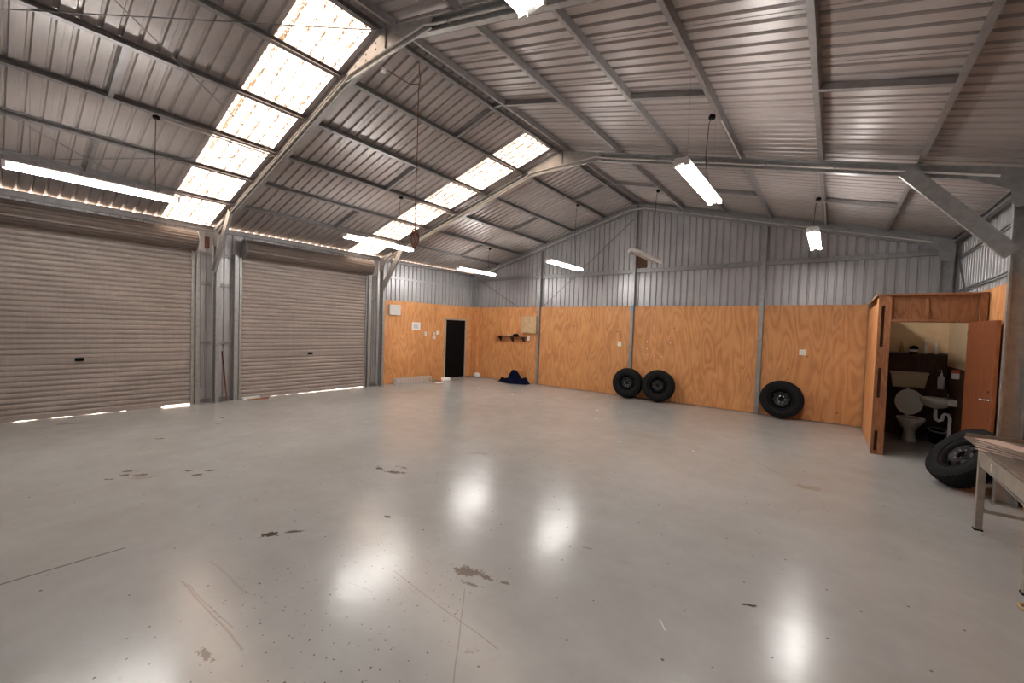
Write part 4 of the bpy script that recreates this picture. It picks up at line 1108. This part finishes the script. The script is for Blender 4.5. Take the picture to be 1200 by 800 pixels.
tag(MB().lathe([(0.09, 0), (0.13, 0.03), (0.14, 0.09), (0.10, 0.14), (0.04, 0.155)], n=16, sx=1.0, sy=0.75).build('white_bag', 'paper', None, (0.42, 10.32, 0.0)), 'small white crumpled bag on the floor in the back left corner', 'bag')

# pale grid trough along the left wall
gt = tag(empty('grid_trough', (0.27, 7.72, 0)), 'long low pale open grid trough on the floor along the left plywood wall', 'grid')
g = MB(); L2 = 0.62
for s in (-0.09, 0.09):
    for k in range(4): g.box(s - 0.006, s + 0.006, -L2, L2, 0.005 + 0.052 * k, 0.017 + 0.052 * k)
    for k in range(16):
        y = -L2 + 2 * L2 * k / 15; g.box(s - 0.006, s + 0.006, y - 0.008, y + 0.008, 0.0, 0.172)
for k in range(16):
    y = -L2 + 2 * L2 * k / 15; g.box(-0.09, 0.09, y - 0.006, y + 0.006, 0.16, 0.172); g.box(-0.09, 0.09, y - 0.006, y + 0.006, 0.0, 0.01)
tag(g.build('grid_bars', 'mesh', gt), kind='stuff')
MB().box(-0.10, 0.10, -L2 - 0.02, -L2 - 0.005, 0.0, 0.175).build('end_plate', 'mesh', gt)
for k, (dx, z) in enumerate(((0.0, 0.0), (0.06, 0.03))):
    tag(MB().box(-0.02, 0.02, -0.24, 0.24, 0, 0.03).build('timber_offcut', 'tan', None, (0.22 + dx, 8.60, z)), ['pale yellow timber offcut flat on the floor behind the white bottle', 'pale timber offcut lying across its twin behind the white bottle'][k], 'offcut')
bt = tag(empty('plastic_bottle', (0.68, 8.80, 0.066), (PI / 2, 0, math.radians(-75) + PI / 2)), 'white plastic bottle with orange end lying on the floor before the black door', 'bottle')
bt.rotation_euler = (math.radians(90), 0, math.radians(-10))
MB().lathe([(0.055, 0), (0.065, 0.02), (0.065, 0.28), (0.05, 0.31)], n=18).build('bottle_body', 'white', bt)
MB().lathe([(0.05, 0.31), (0.045, 0.36), (0.02, 0.42)], n=16).build('orange_end', 'orange', bt)
tag(MB().box(-0.06, 0.06, -0.32, 0.32, 0, 0.006).build('pale_card', 'paper', None, (0.72, 8.55, 0.0)), 'flat pale card under the white bottle before the black door', 'card')
for o in (bt,): o.location.z = 0.073

# leaning pole and rubbish by the doors
tag(MB().tube([(0.12, 3.04, 0.012), (0.265, 2.90, 1.05)], [0.016, 0.013], 8).build('leaning_pole', 'darkwood'), 'dark wooden pole leaning on the column between the roller doors', 'pole')
tag(MB().box(-0.05, 0.05, -0.16, 0.16, 0, 0.05).build('white_block', 'paper', None, (0.17, 3.47, 0.0)), 'pale block on the floor at the left foot of the second roller door', 'block')
tag(MB().box(-0.03, 0.03, -0.2, 0.2, 0, 0.025).build('dark_offcut', 'stud', None, (0.31, 3.56, 0.0)), 'dark timber offcut before the pale block at the second roller door', 'offcut')
def loop(y, zt, zb, lb, x=0.17, w=0.05, yt=2.475):
    pts = [(x, yt, 3.04), (x, y - w, zt), (x, y - w * 0.9, (zt + zb) / 2), (x, y - w * 0.6, zb + 0.03), (x, y, zb), (x, y + w * 0.6, zb + 0.03), (x, y + w * 0.7, (zt + zb) / 2), (x, y + w, zt)]
    tag(MB().tube(pts, 0.006, 6).build('hand_chain', 'purlin'), lb, 'chain')
loop(2.60, 3.0, 0.30, 'hanging chain loop at the right jamb of the nearest roller door')
loop(6.44, 3.0, 0.55, 'hanging chain loop at the right jamb of the second roller door', w=0.04, yt=6.265)

# tiny debris flecks scattered on the floor
fleck = MB().lathe([(0.018, 0), (0.014, 0.006), (0.003, 0.008)], n=7, sy=0.7).mesh('debris_fleck', 'paper')
for i, (x, y) in enumerate(((6.05, 8.1), (6.42, 7.3), (7.42, 6.05), (8.45, 6.35), (8.75, 6.2), (3.55, 8.3), (2.1, 8.6), (6.52, 8.2))):
    o = bpy.data.objects.new('debris_fleck', fleck); COL.objects.link(o); o.location = (x, y, 0); o.rotation_euler = (0, 0, i)
    tag(o, 'tiny white paper fleck lying loose on the floor before the back wall', 'debris', 'white flecks on the floor')
